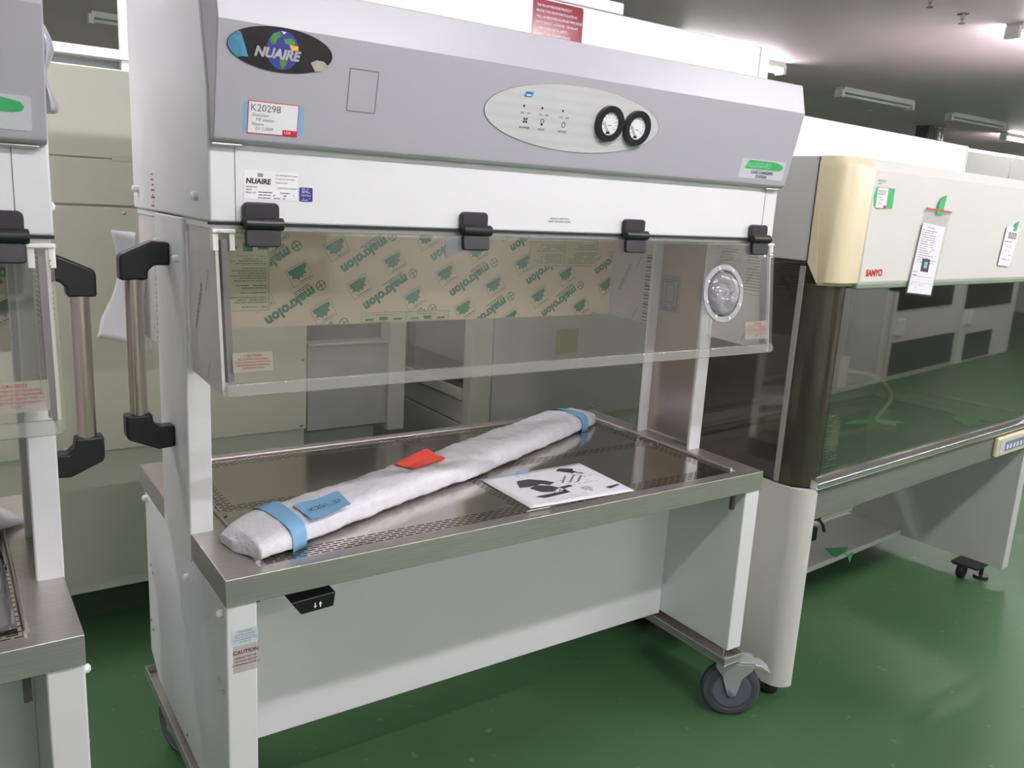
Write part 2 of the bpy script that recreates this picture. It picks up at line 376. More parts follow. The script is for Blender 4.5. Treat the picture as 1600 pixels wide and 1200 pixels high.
def castor(parent, x, y, zt, ax, side):
    """swivel castor: wheel of radius .08 standing on the floor at x,y; ax is the axle direction"""
    R = .08; ax = Vector(ax).normalized(); c = Vector((x, y, R)); back = Vector((0,0,1)).cross(ax)
    w_ = MB().lathe(c-ax*.016, ax, [(0,.052),(.0,.062),(.002,.074),(.008,R),(.024,R),(.030,.074),(.032,.062),(.032,.052),(.032,0)], 40)
    o = build('castor', w_, rubber, parent, smooth=True)
    h = MB().lathe(c-ax*.0185, ax, [(0,0),(0,.05),(.003,.054),(.034,.054),(.037,.05),(.037,0)], 36)
    build('wheel_hub', h, mat('hub_grey', (88,94,106), .5, noise=.04), o, smooth=True)
    r_ = MB()
    F = Frame(c+ax*(side*.0168), ax.cross(Vector((0,0,1)))*side, (0,0,1)); ring(r_, F, 0, 0, .0615, .0595, 0, .0025)
    build('rim_line', r_, castorm, o)
    k = MB()
    for s in (-1, 1):
        P = lambda a, z, t: c+back*a+Vector((0,0,z))+ax*(s*t)
        pts = [(-.014,-.004),(-.010,-.012),(0,-.016),(.010,-.012),(.014,-.004),(.024,.04),(.05,.068),(.052,.084),(-.05,.084),(-.05,.07),(-.03,.045)]
        A = [P(a, z, .022) for a, z in pts]; B = [P(a, z, .027) for a, z in pts]
        k.loft([A, B])
    pts = [c+back*a+Vector((0,0,.084))+ax*b for a, b in ((-.052,-.027),(.054,-.027),(.054,.027),(-.052,.027))]
    k.loft([pts, [q+Vector((0,0,.008)) for q in pts]])
    build('fork', k, castorm, o, .0015)
    pd = MB(); q = [(.02,.088),(.075,.082),(.098,.066),(.096,.058),(.072,.072),(.03,.078)]
    A = [c+back*a+Vector((0,0,z))-ax*.022 for a, z in q]; B = [c+back*a+Vector((0,0,z))+ax*.022 for a, z in q]
    pd.loft([A, B]); build('brake_pedal', pd, castorm, o, .002)
    build('stem', MB().tube([(x,y,.17),(x,y,zt)], .018, 16), castorm, o)
    b = MB().lathe(c+ax*(side*.028), ax*side, [(0,.009),(.004,.009),(.006,.005)], 14)
    build('axle_bolt', b, mat('blue_grey_bolt', (120,145,175), .4, noise=.03), o, smooth=True)

def hinge(parent, x, z, yb):
    m = MB()
    F = Frame((x, yb, z), (1,0,0), (0,0,1))
    plate(m, F, -.029, .029, .004, .034, 0, .012, .008)
    F2 = Frame((x, .052, 1.292), (1,0,0), (0,.034,.276)); plate(m, F2, -.029, .029, -.030, -.002, .0035, .013, .006)
    o = build('shield_hinge', m, blackhinge, parent, .002)
    build('hinge_barrel', MB().tube([(x-.030,yb-.014,z),(x+.034,yb-.014,z)], .0105, 20), black, o, .002)

def handle(parent, x, y, z0, z1, s):
    """tubular pull handle standing off sideways; s=-1 to the left, +1 to the right"""
    o = build('pull_handle', MB().tube([(x+s*.062,y,z0+.01),(x+s*.062,y,z1-.01)], .0155, 24), bar, parent, smooth=True)
    for z, d in ((z1, 1), (z0, -1)):
        b = MB(); pr = [(0,.018),(.035,.022),(.083,.0),(.086,-.012),(.086,-.052),(.042,-.052),(.040,-.036),(.030,-.026),(0,-.024)]
        b.prism([(x+s*a, z+d*(q+.02)) for a, q in pr], 'y', y-.017, y+.017)
        build('handle_bracket', b, black, o, .004)

def station(name, label, loc, dz, tagtext, handle_side, main):
    t = thing(name, label, 'lab cabinet', loc)
    H = [t]
    rng = random.Random(5)
    def Bd(n_, mb, m, parent=None, **k):      # upper, height adjustable parts
        if parent is None: return build(n_, mb, m, t, loc=(0,0,dz), **k)
        return build(n_, mb, m, parent, **k)
    W = 1.37
    # --- hood body
    m = MB().prism([(.059,1.300),(.059,1.50),(.10,1.665),(.13,1.665),(.13,1.755),(.645,1.755),(.645,1.300)], 'x', .002, 1.368)
    hood = Bd('hood_body', m, white, bevel=.004)
    Bd('raised_cover', MB().box(.02, .885, .128, .60, 1.755, 1.778), white, hood, bevel=.002)
    g = MB().box(.043, .0436, .0582, .0592, 1.302, 1.43).box(1.322, 1.3226, .0582, .0592, 1.302, 1.43).box(.002, 1.368, .0575, .07, 1.296, 1.300)
    g.box(1.33, 1.3306, .1292, .1302, 1.66, 1.755)
    Bd('panel_seam', g, darkgap, hood)
    Bd('under_frame', MB().box(.006, 1.364, .066, .634, 1.288, 1.2995), label_w, bevel=.002)
    for s_, xx in ((-1, .002), (1, 1.368)):
        for y, z in ((.60,1.34),(.13,1.338)): Bd('screw_cap', MB().lathe((xx,y,z), (s_,0,0), [(0,.0075),(.008,.0075),(.011,.004)], 16), label_w, hood, smooth=True)
    # --- grey canopy front
    m = MB().prism([(.0595,1.423),(.047,1.424),(.040,1.428),(.0375,1.436),(.005,1.597),(.021,1.661),(.126,1.664),(.092,1.6),(.0595,1.50)], 'x', .005, 1.365)
    can = Bd('canopy_front', m, canopyg, bevel=.002)
    for x0 in (.006, 1.31):
        e = MB().tube([(x0,.05,1.4205),(x0+.045,.05,1.4205)], .0025, 8); Bd('canopy_hinge', e, steel, can)
    A = Vector((0,.038,1.434)); Bv = Vector((0,.005,1.597)); F = Frame(A, (1,0,0), Bv-A)
    # emblem: black ellipse with globe
    em = MB(); poly(em, F, ell(.1025, .134, .0825, .0325), 0, .0015)
    emb = Bd('emblem', em, mat('gloss_black_badge', (34,32,36), .12, noise=.02), can)
    sky = MB(); n = 14
    L1 = [(-.0815+.006*k/n*0, 0) for k in range(1)]
    pts = []
    for k in range(n+1):
        a = PI-.62+1.24*k/n*1.0; pts.append((.1025+.0818*math.cos(a), .134+.0318*math.sin(a)))
    p2 = [(pts[-1][0]+.006, pts[-1][1]+.002), (.052, .118), (.047, .132), (pts[0][0]+.004, pts[0][1]-.002)]
    poly(sky, F, pts+p2, .0015, .0018)
    Bd('blue_flare', sky, mat('sky_blue_print', (78,136,170), .2, noise=.3, nscale=60), emb)
    gl = MB(); poly(gl, F, ell(.104, .134, .0255, .0285, 40), .0015, .0022)
    Bd('globe', gl, mat('globe_blue', (62,70,150), .2, noise=.15, nscale=50), emb)
    ld = MB(); ld.mi = 0
    poly(ld, F, [(.083,.147),(.088,.156),(.098,.160),(.101,.154),(.095,.150),(.092,.142),(.086,.140)], .0022, .0025)
    poly(ld, F, [(.104,.150),(.118,.153),(.124,.147),(.120,.143),(.108,.144)], .0022, .0025)
    poly(ld, F, [(.100,.120),(.112,.121),(.110,.112),(.105,.1065),(.101,.113)], .0022, .0025)
    ld.mi = 1; poly(ld, F, [(.114,.143),(.128,.143),(.1285,.137),(.118,.135)], .0022, .0025)
    ld.mi = 2; poly(ld, F, [(.100,.161),(.108,.1605),(.104,.157)], .0022, .0025)
    Bd('globe_land', ld, [mat('globe_green', (84,140,76), .3, noise=.2, nscale=80), mat('globe_yellow', (222,186,60), .3, noise=.2, nscale=80), label_w], emb)
    nb = MB(); text(nb, F, 'NUAIRE', .0600, .1215, .0195, .0030, shear=.25, sx=1.02, bold=.0009)
    Bd('lettering', nb, mat('silver_letters', (205,208,210), .2, metal=.6, noise=.1, nscale=70), emb)
    pl = MB(); poly(pl, F, [(.150,.122),(.160,.127),(.172,.126),(.178,.121),(.168,.1115),(.158,.1095)], .0015, .0018)
    Bd('pale_flare', pl, mat('pale_planet', (182,172,156), .3, noise=.25, nscale=70), emb)
    # blank outlined plate
    bl = MB(); outline(bl, F, .217, .268, .056, .123, .0009, .0008); b_ = Bd('blank_plate_outline', bl, mat('grey_line', (116,116,118), .5, noise=.03), can)
    # control panel ellipse with buttons and gauges
    cp = MB(); poly(cp, F, ell(.696, .088, .2155, .0615, 72), 0, .0012)
    pm = mat('silver_dot_overlay', (214,215,217), .32, metal=.1, noise=.02)
    nt = pm.node_tree; vo = nt.nodes.new('ShaderNodeTexVoronoi'); vo.inputs['Scale'].default_value = 260; vo.inputs['Randomness'].default_value = 0
    nt.links.new(nt.nodes['Texture Coordinate'].outputs['Object'], vo.inputs['Vector'])
    mr = nt.nodes.new('ShaderNodeMapRange'); mr.inputs[1].default_value = .2; mr.inputs[2].default_value = .6; mr.inputs[3].default_value = 1; mr.inputs[4].default_value = .94
    mm = nt.nodes.new('ShaderNodeMixRGB'); mm.blend_type = 'MULTIPLY'; mm.inputs[0].default_value = 1
    bs = nt.nodes['Principled BSDF']; old = bs.inputs['Base Color'].links[0].from_socket
    nt.links.new(vo.outputs['Distance'], mr.inputs[0]); nt.links.new(old, mm.inputs[1]); nt.links.new(mr.outputs[0], mm.inputs[2]); nt.links.new(mm.outputs[0], bs.inputs['Base Color'])
    cpo = Bd('control_panel', cp, pm, can)
    o_ = MB(); ring(o_, F, .696, .088, .2165, .2155, 0, .0014, 96, ky=.0615/.2155); Bd('panel_edge', o_, mat('edge_grey', (120,118,120), .5, noise=.02), cpo)
    lg = MB(); lg.mi = 0
    poly(lg, F, [(.561,.1165),(.578,.1165),(.582,.1265),(.565,.1265)], .0012, .0016)
    lg.mi = 1; poly(lg, F, [(.566,.119),(.576,.119),(.577,.1215),(.567,.1215)], .0016, .0019)
    Bd('blue_mark', lg, [mat('blue_print', (42,120,190), .3, noise=.02), label_w], cpo)
    ic = MB()
    for x in (.565, .607, .656):
        poly(ic, F, ell(x, .1005, .0022, .0022, 10), .0012, .0018)
        text(ic, F, 'ON', x-.006, .0865, .0052, .0018); text(ic, F, 'OFF', x+.008, .0865, .0052, .0018)
    for x, s in ((.573,'BLOWER'),(.612,'LIGHT'),(.663,'OUTLET')): text(ic, F, s, x, .060, .0060, .0018, align='CENTER')
    for k in range(4):
        a = k*PI/2+.4; poly(ic, F, [(.573,.075),(.573+.006*math.cos(a), .075+.006*math.sin(a)),(.573+.006*math.cos(a+.8), .075+.006*math.sin(a+.8))], .0012, .0018)
    ring(ic, F, .612, .077, .0042, .0034, .0012, .0018, 20); plate(ic, F, .610, .614, .069, .0725, .0012, .0018)
    ring(ic, F, .663, .075, .0042, .0034, .0012, .0018, 20, ky=1.3)
    text(ic, F, 'SUPPLY', .770, .050, .0065, .0018, align='CENTER'); text(ic, F, 'EXHAUST', .851, .048, .0065, .0018, align='CENTER')
    Bd('panel_lettering', ic, black_ink, cpo)
    for gx, gy in ((.7735,.0885),(.8475,.0865)):
        gm = MB(); gm.mi = 0
        for ro, ri, h0, h1 in ((.0345,.0225,0,.010),): ring(gm, F, gx, gy, ro, ri, h0, h1, 48)
        gm.mi = 1; poly(gm, F, ell(gx, gy, .0228, .0228), .002, .006)
        gm.mi = 2
        for k in range(11):
            a = math.radians(215-25*k); r0, r1 = .0165, .019
            c_, s_ = math.cos(a), math.sin(a); q = .0004
            poly(gm, F, [(gx+r0*c_-q*s_, gy+r0*s_+q*c_),(gx+r0*c_+q*s_, gy+r0*s_-q*c_),(gx+r1*c_+q*s_, gy+r1*s_-q*c_),(gx+r1*c_-q*s_, gy+r1*s_+q*c_)], .006, .0064)
            if k%2 == 0: text(gm, F, str(k//2*2), gx+.0135*c_, gy+.0135*s_-.0015, .0042, .0066, align='CENTER')
        for px_ in (-.0035, .0005): poly(gm, F, [(gx+px_-.0004, gy-.016),(gx+px_+.0004, gy-.016),(gx-.0135+px_, gy+.002),(gx-.0145+px_, gy+.002)], .006, .0066)
        poly(gm, F, [(gx-.006, gy-.020),(gx+.005, gy-.020),(gx+.003, gy-.015),(gx-.004, gy-.015)], .006, .0068)
        plate(gm, F, gx-.004, gx+.006, gy-.004, gy-.003, .006, .0064)
        Bd('pressure_gauge', gm, [black, label_w, black_ink], cpo)
    # ALLERGARD label
    al = MB(); plate(al, F, 1.190, 1.347, .006, .051, 0, .0007, .004); alo = Bd('range_label', al, label_s, can)
    gsh = MB(); poly(gsh, F, [(1.205,.0285),(1.325,.0285),(1.336,.031),(1.339,.037),(1.334,.043),(1.322,.0455),(1.306,.0485),(1.215,.0485)], .0007, .0010)
    gsh.mi = 1; text(gsh, F, 'ALLERGARD', 1.211, .0325, .0155, .0013, shear=.25, sx=.98)
    Bd('green_band', gsh, [mat('green_band', (66,172,104), .35, noise=.1, nscale=60), mat('green_band_text', (150,214,170), .35, noise=.02)], alo)
    bt = MB(); text(bt, F, 'CAGE CHANGING', 1.269, .0185, .0095, .0012, align='CENTER', bold=.0002); text(bt, F, 'STATION', 1.269, .0088, .0095, .0012, align='CENTER', bold=.0002)
    Bd('label_lettering', bt, black_ink, alo)
    if main:
        # id tag K20298 on blue tape
        tp = MB(); plate(tp, F, .049, .145, .0085, .0535, .0, .0004); to = Bd('id_tag', tp, bluetape, can)
        tt = MB(); tt.mi = 0; plate(tt, F, .0555, .1365, .006, .0555, .0004, .0008)
        tt.mi = 1; plate(tt, F, .0568, .1352, .0073, .0542, .0008, .0010)
        tt.mi = 0; plate(tt, F, .112, .1352, .0073, .0155, .0010, .0012)
        tt.mi = 2; text(tt, F, 'K20298', .0590, .0405, .0150, .0014, sx=1.03)
        for i in range(4): text(tt, F, ('Evolution', 'MP station', 'Nuaire', 'D1.1.2009')[i], .062+(.006 if i in (1,3) else 0), .0325-.0068*i, .0068, .0014, shear=.2)
        tt.mi = 1; text(tt, F, 'USR', .1145, .0095, .0058, .0015, sx=1.1)
        Bd('tag_card', tt, [mat('red_border', (214,44,70), .4, noise=.02), label_w, grey_ink], to)
        # maroon notice on the upper body front
        F2 = Frame((0,.13,1.70), (1,0,0), (0,0,1))
        mn = MB(); plate(mn, F2, .652, .778, -.06, .051, 0, .001, .006)
        mo = Bd('maroon_notice', mn, mat('gloss_maroon_label', (126,34,50), .12, noise=.03), hood)
        mt = MB()
        for i, s in enumerate(('THE NU-619 PROVIDES PRODUCT', 'PROTECTION FROM PARTICULATES AS', 'WELL AS REMOVING ALLERGEN PERSONNEL', 'ENVIRONMENT. HOWEVER, THE NU-619', 'IS NOT A BIOLOGICAL SAFETY', 'CABINET AND IS INAPPROPRIATE', 'FOR USE WITH HAZARDOUS', 'MATERIALS. FOR MORE ON', 'SPECIFIC USES')): text(mt, F2, s, .660, .038-.0105*i, .0066, .0014, sx=.88)
        Bd('notice_lettering', mt, label_w, mo)
    # nameplate on the header
    F3 = Frame((0,.059,0), (1,0,0), (0,0,1))
    nm = MB(); plate(nm, F3, .0565, .1465, 1.3385, 1.3835, 0, .0006, .002); no = Bd('nameplate', nm, label_w, hood)
    nt_ = MB(); text(nt_, F3, 'NUAIRE', .060, 1.3635, .0115, .0009, shear=.1, sx=1.0, bold=.0005)
    for k in range(2): plate(nt_, F3, .079, .088, 1.375+.003*k, 1.3765+.003*k, 0, .0009)
    text(nt_, F3, '2100 FERNBROOK LANE', .108, 1.3770, .0034, .0009); text(nt_, F3, 'PLYMOUTH MN 55447', .108, 1.3715, .0034, .0009); text(nt_, F3, 'MADE IN USA', .108, 1.3655, .0034, .0009)
    text(nt_, F3, 'MODEL NO.', .060, 1.3570, .0034, .0009); text(nt_, F3, 'SERIES', .060, 1.3525, .0034, .0009); text(nt_, F3, 'SERIAL NO.', .060, 1.3480, .0034, .0009)
    text(nt_, F3, 'ELECTRICAL RATING', .113, 1.3570, .0034, .0009); scribble(nt_, F3, .08, .143, 1.3510, 3, .0045, .0013, .0009, rng)
    Bd('nameplate_lettering', nt_, black_ink, no)
    bl = MB(); plate(bl, F3, .149, .172, 1.3385, 1.3615, 0, .0006, .002); bo = Bd('certified_sticker', bl, mat('royal_blue_sticker', (46,52,140), .3, noise=.03), hood)
    bt = MB(); text(bt, F3, 'ISO 9001', .1605, 1.3520, .0040, .0009, align='CENTER'); text(bt, F3, 'CERTIFIED', .1605, 1.3470, .0038, .0009, align='CENTER')
    scribble(bt, F3, .153, .168, 1.3595, 2, .003, .001, .0009, rng); scribble(bt, F3, .153, .168, 1.3440, 2, .0026, .0009, .0009, rng)
    Bd('sticker_lettering', bt, label_w, bo)
    wt = MB(); text(wt, F3, 'REPLACE LAMP WITH', .698, 1.3265, .0050, .0005, align='CENTER'); text(wt, F3, 'SAME TYPE AND RATING', .698, 1.3205, .0050, .0005, align='CENTER')
    Bd('header_lettering', wt, black_ink, hood)
    F4 = Frame((.002,0,0), (0,-1,0), (0,0,1))
    st = MB(); scribble(st, F4, -.47, -.44, 1.372, 5, .010, .003, .0005, rng); scribble(st, F4, -.47, -.44, 1.328, 3, .008, .003, .0005, rng)
    Bd('side_lettering', st, red_ink, hood)
    # --- shield: hinged clear pane leaning slightly forward at the foot, bent lip below
    Sf = Frame((0,.052,1.292), (1,0,0), (0,.034,.276)); Lp = -.272
    sh = MB(); plate(sh, Sf, .010, 1.364, Lp+.02, -.004, 0, .003)
    sho = Bd('clear_shield', sh, clearp)
    lp = MB(); plate(lp, Sf, .010, 1.364, Lp, Lp+.022, -.004, .008, .010)
    Bd('shield_lip', lp, clearlip, sho, bevel=.002)
    fx = MB(); plate(fx, Sf, .010, 1.364, -.009, -.004, .0032, .005); Bd('top_clamp_strip', fx, clearp, sho)
    for x in (.022, 1.350):
        ga = MB(); plate(ga, Sf, x-.005, x+.005, Lp+.024, -.018, -.022, -.002)
        Bd('edge_gasket', ga, greyedge)
    for x in (.022, 1.350):
        cl = MB()
        for s in (-1, 1): plate(cl, Sf, x+s*.013-.0045, x+s*.013+.0045, -.036, -.006, -.02, -.002)
        plate(cl, Sf, x-.018, x+.018, -.008, -.002, -.02, .002)
        Bd('corner_clip', cl, label_w, bevel=.001)
    for hx in (.082, .488, .895, 1.302): hinge(hood, hx, 1.300, .0575)
    pr = MB(); ring(pr, Sf, 1.178, -.122, .068, .056, .003, .009, 48); 
    pro = Bd('access_port', pr, clear('clear_ring_plastic', (246,246,250), .12, .9, .42, (222,222,230)), sho)
    for k in range(8):
        pass
    for k in range(8):
        a = k*PI/4+.3; bt = poly(MB(), Sf, ell(1.178+.061*math.cos(a), -.122+.061*math.sin(a), .003, .003, 10), .009, .012)
        Bd('port_bolt', bt, label_w, pro)
    dm = MB(); NR = 8
    def dome(i, k):
        r = .055*(1-i/NR); a = 2*PI*k/24; hh = .014+.016*math.sin(i/NR*PI/2)*(.6+.4*math.sin(a*3+i)); return Sf.p(1.178+r*math.cos(a), -.122+r*math.sin(a), hh if i else .004)
    dm.loft([[dome(i, k) for k in range(24)] for i in range(NR)])
    Bd('port_film', dm, clear('crumpled_clear_film', (242,242,246), .12, 1.2, .22, (222,222,230)), pro, smooth='all')
    if main or True:
        ck = MB(); plate(ck, Sf, .024, .090, -.232, -.200, .003, .0036, .002)
        cko = Bd('caution_sticker', ck, clear('clear_sticker', (232,230,224), .1, 1, .3, (214,208,200)), sho)
        ct = MB(); text(ct, Sf, 'CAUTION', .057, -.2075, .0062, .0045, align='CENTER')
        for i, s in enumerate(('DO NOT OPERATE SHIELD OPENED', 'ENSURE VIEWSCREEN IS LATCHED CLOSED', 'AIRFLOW ZONE CAN BE COMPROMISED', 'OR EXPOSURE MAY OCCUR')): text(ct, Sf, s, .057, -.2125-.0048*i, .0037, .0045, align='CENTER', sx=.8)
        Bd('caution_lettering', ct, red_ink, cko)
    ck2 = MB(); plate(ck2, Sf, 1.262, 1.346, -.236, -.192, .003, .0036, .002); c2 = Bd('caution_sticker', ck2, clear('clear_sticker'), sho)
    ct = MB(); text(ct, Sf, 'CAUTION', 1.304, -.2005, .0068, .0045, align='CENTER')
    for i, s in enumerate(('DO NOT OPERATE THE STATION WITH', 'SHIELD OPENED UNLESS THE VIEWSCREEN', 'IS LATCHED CLOSED. AIRFLOW ZONE CAN', 'BE COMPROMISED OR EXPOSURE MAY', 'OCCUR')): text(ct, Sf, s, 1.304, -.2065-.0056*i, .0042, .0045, align='CENTER', sx=.86)
    Bd('caution_lettering', ct, red_ink, c2)
    # --- masked side panels
    for sx, x0, x1 in ((-1, .008, .013), (1, 1.355, 1.360)):
        m = MB().prism([(.214,1.030),(.024,1.024),(.055,1.288),(.214,1.288)], 'x', x0, x1)
        so = Bd('masked_side_panel', m, maskgrey)
        m = MB().prism([(.444,1.030),(.634,1.030),(.634,1.288),(.44,1.288)], 'x', x0, x1)
        sr = Bd('masked_side_panel', m, maskgrey)
        for par, ya, yb_, seed in ((so,.04,.21,1),(sr,.45,.63,2)):
            fr_out = Frame((x0,0,0), (0,-1,0), (0,0,1)); fr_in = Frame((x1,0,0), (0,1,0), (0,0,1)) if sx < 0 else None
            faces_ = [fr_out] 
            ink = MB()
            for Fr, sg in ((Frame((x0-.0003,0,0), (0,-1,0), (0,0,1)), -1), (Frame((x1+.0003,0,0), (0,1,0), (0,0,1)), 1)):
                ys = (ya+yb_)/2
                for k in range(3):
                    R_ = Fr.rot(sg*(ys+(.03 if k%2 else -.035)), 1.07+.075*k, 62 if sg < 0 else 50)
                    text(ink, R_, 'makrolon' if k%2 else 'makrolon', -.04, 0, .024 if k == 1 else .010, .0003, sx=1)
                if seed == 1 and sx > 0:
                    for c_ in range(2):
                        aa = sorted((sg*(ya+.09*c_+.004), sg*(ya+.09*c_+.078)))
                        scribble(ink, Fr, aa[0], aa[1], 1.268, 14, .0075, .002, .0003, random.Random(4+c_), dens=.95)
                        plate(ink, Fr, min(sg*ya, sg*(ya+.165)), max(sg*ya, sg*(ya+.165)), 1.158, 1.159, 0, .0003)
                if seed == 2:
                    aa = sorted((sg*(ya+.005), sg*(ya+.035)))
                    for q in range(22): plate(ink, Fr, aa[0], aa[1], 1.035+q*.009, 1.037+q*.009+.002*(q%3), 0, .0003)
            Bd('film_lettering', ink, grey_ink, par)
    for x, s in ((.004,1),(1.366,-1)):
        br = MB().box(min(x,x+s*.014), max(x,x+s*.014), .214, .2235, 1.03, 1.275)
        Bd('panel_retainer', br, label_w, bevel=.001)
    # --- rear masked panel with printed logo film
    rp = Bd('masked_rear_panel', MB().box(.014, 1.354, .636, .640, 1.032, 1.288), masktan)
    Fr = Frame((0,.6357,1.034), (1,0,0), (0,0,1)); ink = MB()
    TX, TY, NX, NY = .838, .545, -.545, .838
    for k in range(-2, 8):
        for q in range(0, 14):
            tt_, nn = .374+.1135*(q-3), -.095-.113*k; cx = tt_*TX+nn*NX; cy = tt_*TY+nn*NY
            if .25 < cx < 1.36 and -.03 < cy < .28:
                R_ = Fr.rot(cx, cy, 208); outline(ink, R_, -.029, .029, -.023, .023, .0009, .0003)
                scribble(ink, R_, -.024, .024, .019, 1, .004, .0022, .0003, random.Random(q+k), dens=1)
                poly(ink, R_, [(-.024,-.018),(.024,-.018),(.024,-.008),(.018,-.004),(.023,.004),(.012,.006),(.008,.013),(.002,.007),(-.004,.012),(-.010,.004),(-.018,.006),(-.014,-.003),(-.024,-.008)], 0, .0003)
            tt_, nn = .318+.227*(q-4), -.1465-.113*k; cx = tt_*TX+nn*NX; cy = tt_*TY+nn*NY
            if .22 < cx < 1.40 and -.07 < cy < .31:
                R_ = Fr.rot(cx, cy, 213)
                text(ink, R_, 'makrolon', -.066, -.009, .034, .0003, bold=.0019, spacing=1.07)
                ring(ink, R_, -.086, .002, .0125, .0105, 0, .0003, 20); plate(ink, R_, -.087, -.085, -.009, .013, 0, .0003); plate(ink, R_, -.097, -.075, .001, .003, 0, .0003)
                scribble(ink, R_, -.062, .010, -.013, 2, .005, .0026, .0003, random.Random(q*7+k), dens=1)
    for co, no in (((.26,0,0),(-1,0,0)),((1.352,0,0),(1,0,0)),((0,0,1.0335),(0,0,-1)),((0,0,1.287),(0,0,1))):
        bmesh.ops.bisect_plane(ink.bm, geom=ink.bm.verts[:]+ink.bm.edges[:]+ink.bm.faces[:], plane_co=co, plane_no=no, clear_outer=True)
    Bd('film_printing', ink, green_ink, rp)
    bgm = MB(); plate(bgm, Fr, .185, .292, .036, .222, .0003, .0006); plate(bgm, Fr, 1.041, 1.292, .143, .224, .0003, .0006); plate(bgm, Fr, .526, .785, .0, .026, .0003, .0006)
    bgo = Bd('printed_panel', bgm, mat('greenish_tan_print', (212,208,178), .4, noise=.04), rp)
    ink = MB()
    def block(x0, x1, z0, z1, n, heads):
        outline(ink, Fr, x0, x1, z0, z1, .0009, .0009); rr = random.Random(n); z = z0+.010
        while z < z1-(.052 if heads else .012):
            scribble(ink, Fr, x0+.006, x1-.006, z, 1, .006, .0022, .0009, rr, ragged='left', dens=.95)
            z += .0058 if rr.random() > .22 else .011
        if heads:
            for q, (a, hgt) in enumerate(((.0,.007),(.36,.018),(.70,.007))):
                w_ = (x1-x0); plate(ink, Fr, x0+.006+a*w_, x0+.006+(a+.22)*w_, z1-.035-hgt/2, z1-.035+hgt/2, 0, .0009)
            scribble(ink, Fr, x0+.01, x1-.03, z1-.012, 1, .004, .0014, .0009, rr, dens=1)
    block(.187, .290, .038, .220, 3, True); block(1.043, 1.166, .145, .222, 5, False); block(1.168, 1.290, .145, .222, 6, False)
    for x0, x1 in ((.528,.655),(.657,.783)):
        outline(ink, Fr, x0, x1, .0, .025, .0009, .0009)
        for q in range(3): plate(ink, Fr, x0+.010+q*.040, x0+.034+q*.040, .004, .009+.004*(q == 1), 0, .0009)
        scribble(ink, Fr, x0+.03, x1-.01, .019, 1, .004, .0016, .0009, random.Random(3), dens=1)
    Bd('panel_printing', ink, mat('dark_green_print', (96,128,96), .5, noise=.05), bgo)
    bp_ = MB(); poly(bp_, Fr, [(.762,.253),(.768,.162),(.835,.192),(.90,.226),(.91,.253)], .0, .0012)
    bpo = Bd('blue_backed_patch', bp_, mat('pale_blue_patch', (190,206,222), .4, noise=.03), rp)
    x = MB(); R_ = Fr.rot(.835, .215, 213); text(x, R_, 'makr', -.055, -.009, .034, .0015, bold=.0019); Bd('patch_lettering', x, mat('blue_print_faded', (120,160,196), .5, noise=.04), bpo)
    # --- side posts (channels with inner stainless liner)
    for s_, xo in ((1, 0.0), (-1, W)):
        X = lambda a: xo+s_*a
        m = MB(); m.prism([(X(a), y) for a, y in ((-.0012,.224),(.042,.224),(.042,.236),(.004,.236),(.004,.430),(.040,.430),(.040,.440),(-.0012,.440))], 'z', .655, 1.299)
        po = Bd('side_post', m, white, bevel=.003)
        a0, a1 = sorted((X(.0045), X(.008)))
        Bd('post_liner', MB().box(a0, a1, .238, .428, .72, 1.275), linersteel, po)
        if s_ < 0:
            Fl = Frame((X(.0085),0,0), (0,1,0), (0,0,1)) if False else Frame((X(.0085),0,0), (0,-1,0), (0,0,1))
            lb = MB(); plate(lb, Fl, -.42, -.352, 1.072, 1.178, 0, .0006); lo = Bd('inner_label', lb, mat('blue_grey_label', (150,156,164), .4, noise=.03), po)
            lt = MB(); outline(lt, Fl, -.415, -.357, 1.077, 1.173, .001, .001); outline(lt, Fl, -.402, -.370, 1.10, 1.15, .001, .001); scribble(lt, Fl, -.41, -.36, 1.165, 2, .007, .002, .001, rng); scribble(lt, Fl, -.41, -.36, 1.092, 2, .007, .002, .001, rng)
            Bd('label_drawing', lt, black_ink, lo)
        for y, z in ((.258,1.225),(.40,1.245)): Bd('post_cap', MB().lathe((X(-.0012),y,z), (-s_,0,0), [(0,.007),(.007,.007),(.010,.004)], 14), label_w, po, smooth=True)
    hx = 0 if handle_side < 0 else W
    handle(t_up(t, dz), hx+handle_side*.001, .335, .855, 1.232, handle_side) if False else None
    hp = bpy.data.objects
    hd = MB().tube([(hx+handle_side*.062,.335,.900),(hx+handle_side*.062,.335,1.205)], .0155, 24)
    ho = build('pull_handle', hd, bar, t, smooth=True, loc=(0,0,dz))
    for z, d in ((1.225, 1), (.882, -1)):
        prf = [(0,.024),(.030,.026),(.084,.002),(.0865,-.008),(.0865,-.045),(.040,-.045),(.038,-.028),(.028,-.018),(0,-.018)]
        b = MB().prism([(hx+handle_side*(a+.001), z+d*q) for a, q in prf], 'y', .318, .352); build('handle_bracket', b, black, ho, .004)
    # --- worktop: rim frame, recessed trays, perforated strips, lifting wires
    m = MB().prism([(0,0),(W,0),(W,.687),(0,.687)], 'z', .700, .7095)
    rim = MB(); bmr = rim.bm
    def rg(x0, x1, y0, y1, z): return [bmr.verts.new(p) for p in ((x0,y0,z),(x1,y0,z),(x1,y1,z),(x0,y1,z))]
    O0 = rg(0, W, 0, .687, .662); O1 = rg(0, W, 0, .687, .712); I1 = rg(.067, 1.300, .031, .655, .712); I0 = rg(.067, 1.300, .031, .655, .7095)
    J0 = rg(.003, W-.003, .003, .684, .662); J1 = rg(.003, W-.003, .003, .684, .7075)
    for a, b in ((O0, O1), (O1, I1), (I1, I0), (J1, J0), (J0, O0)):
        for k in range(4): rim.face([a[k], a[(k+1)%4], b[(k+1)%4], b[k]])
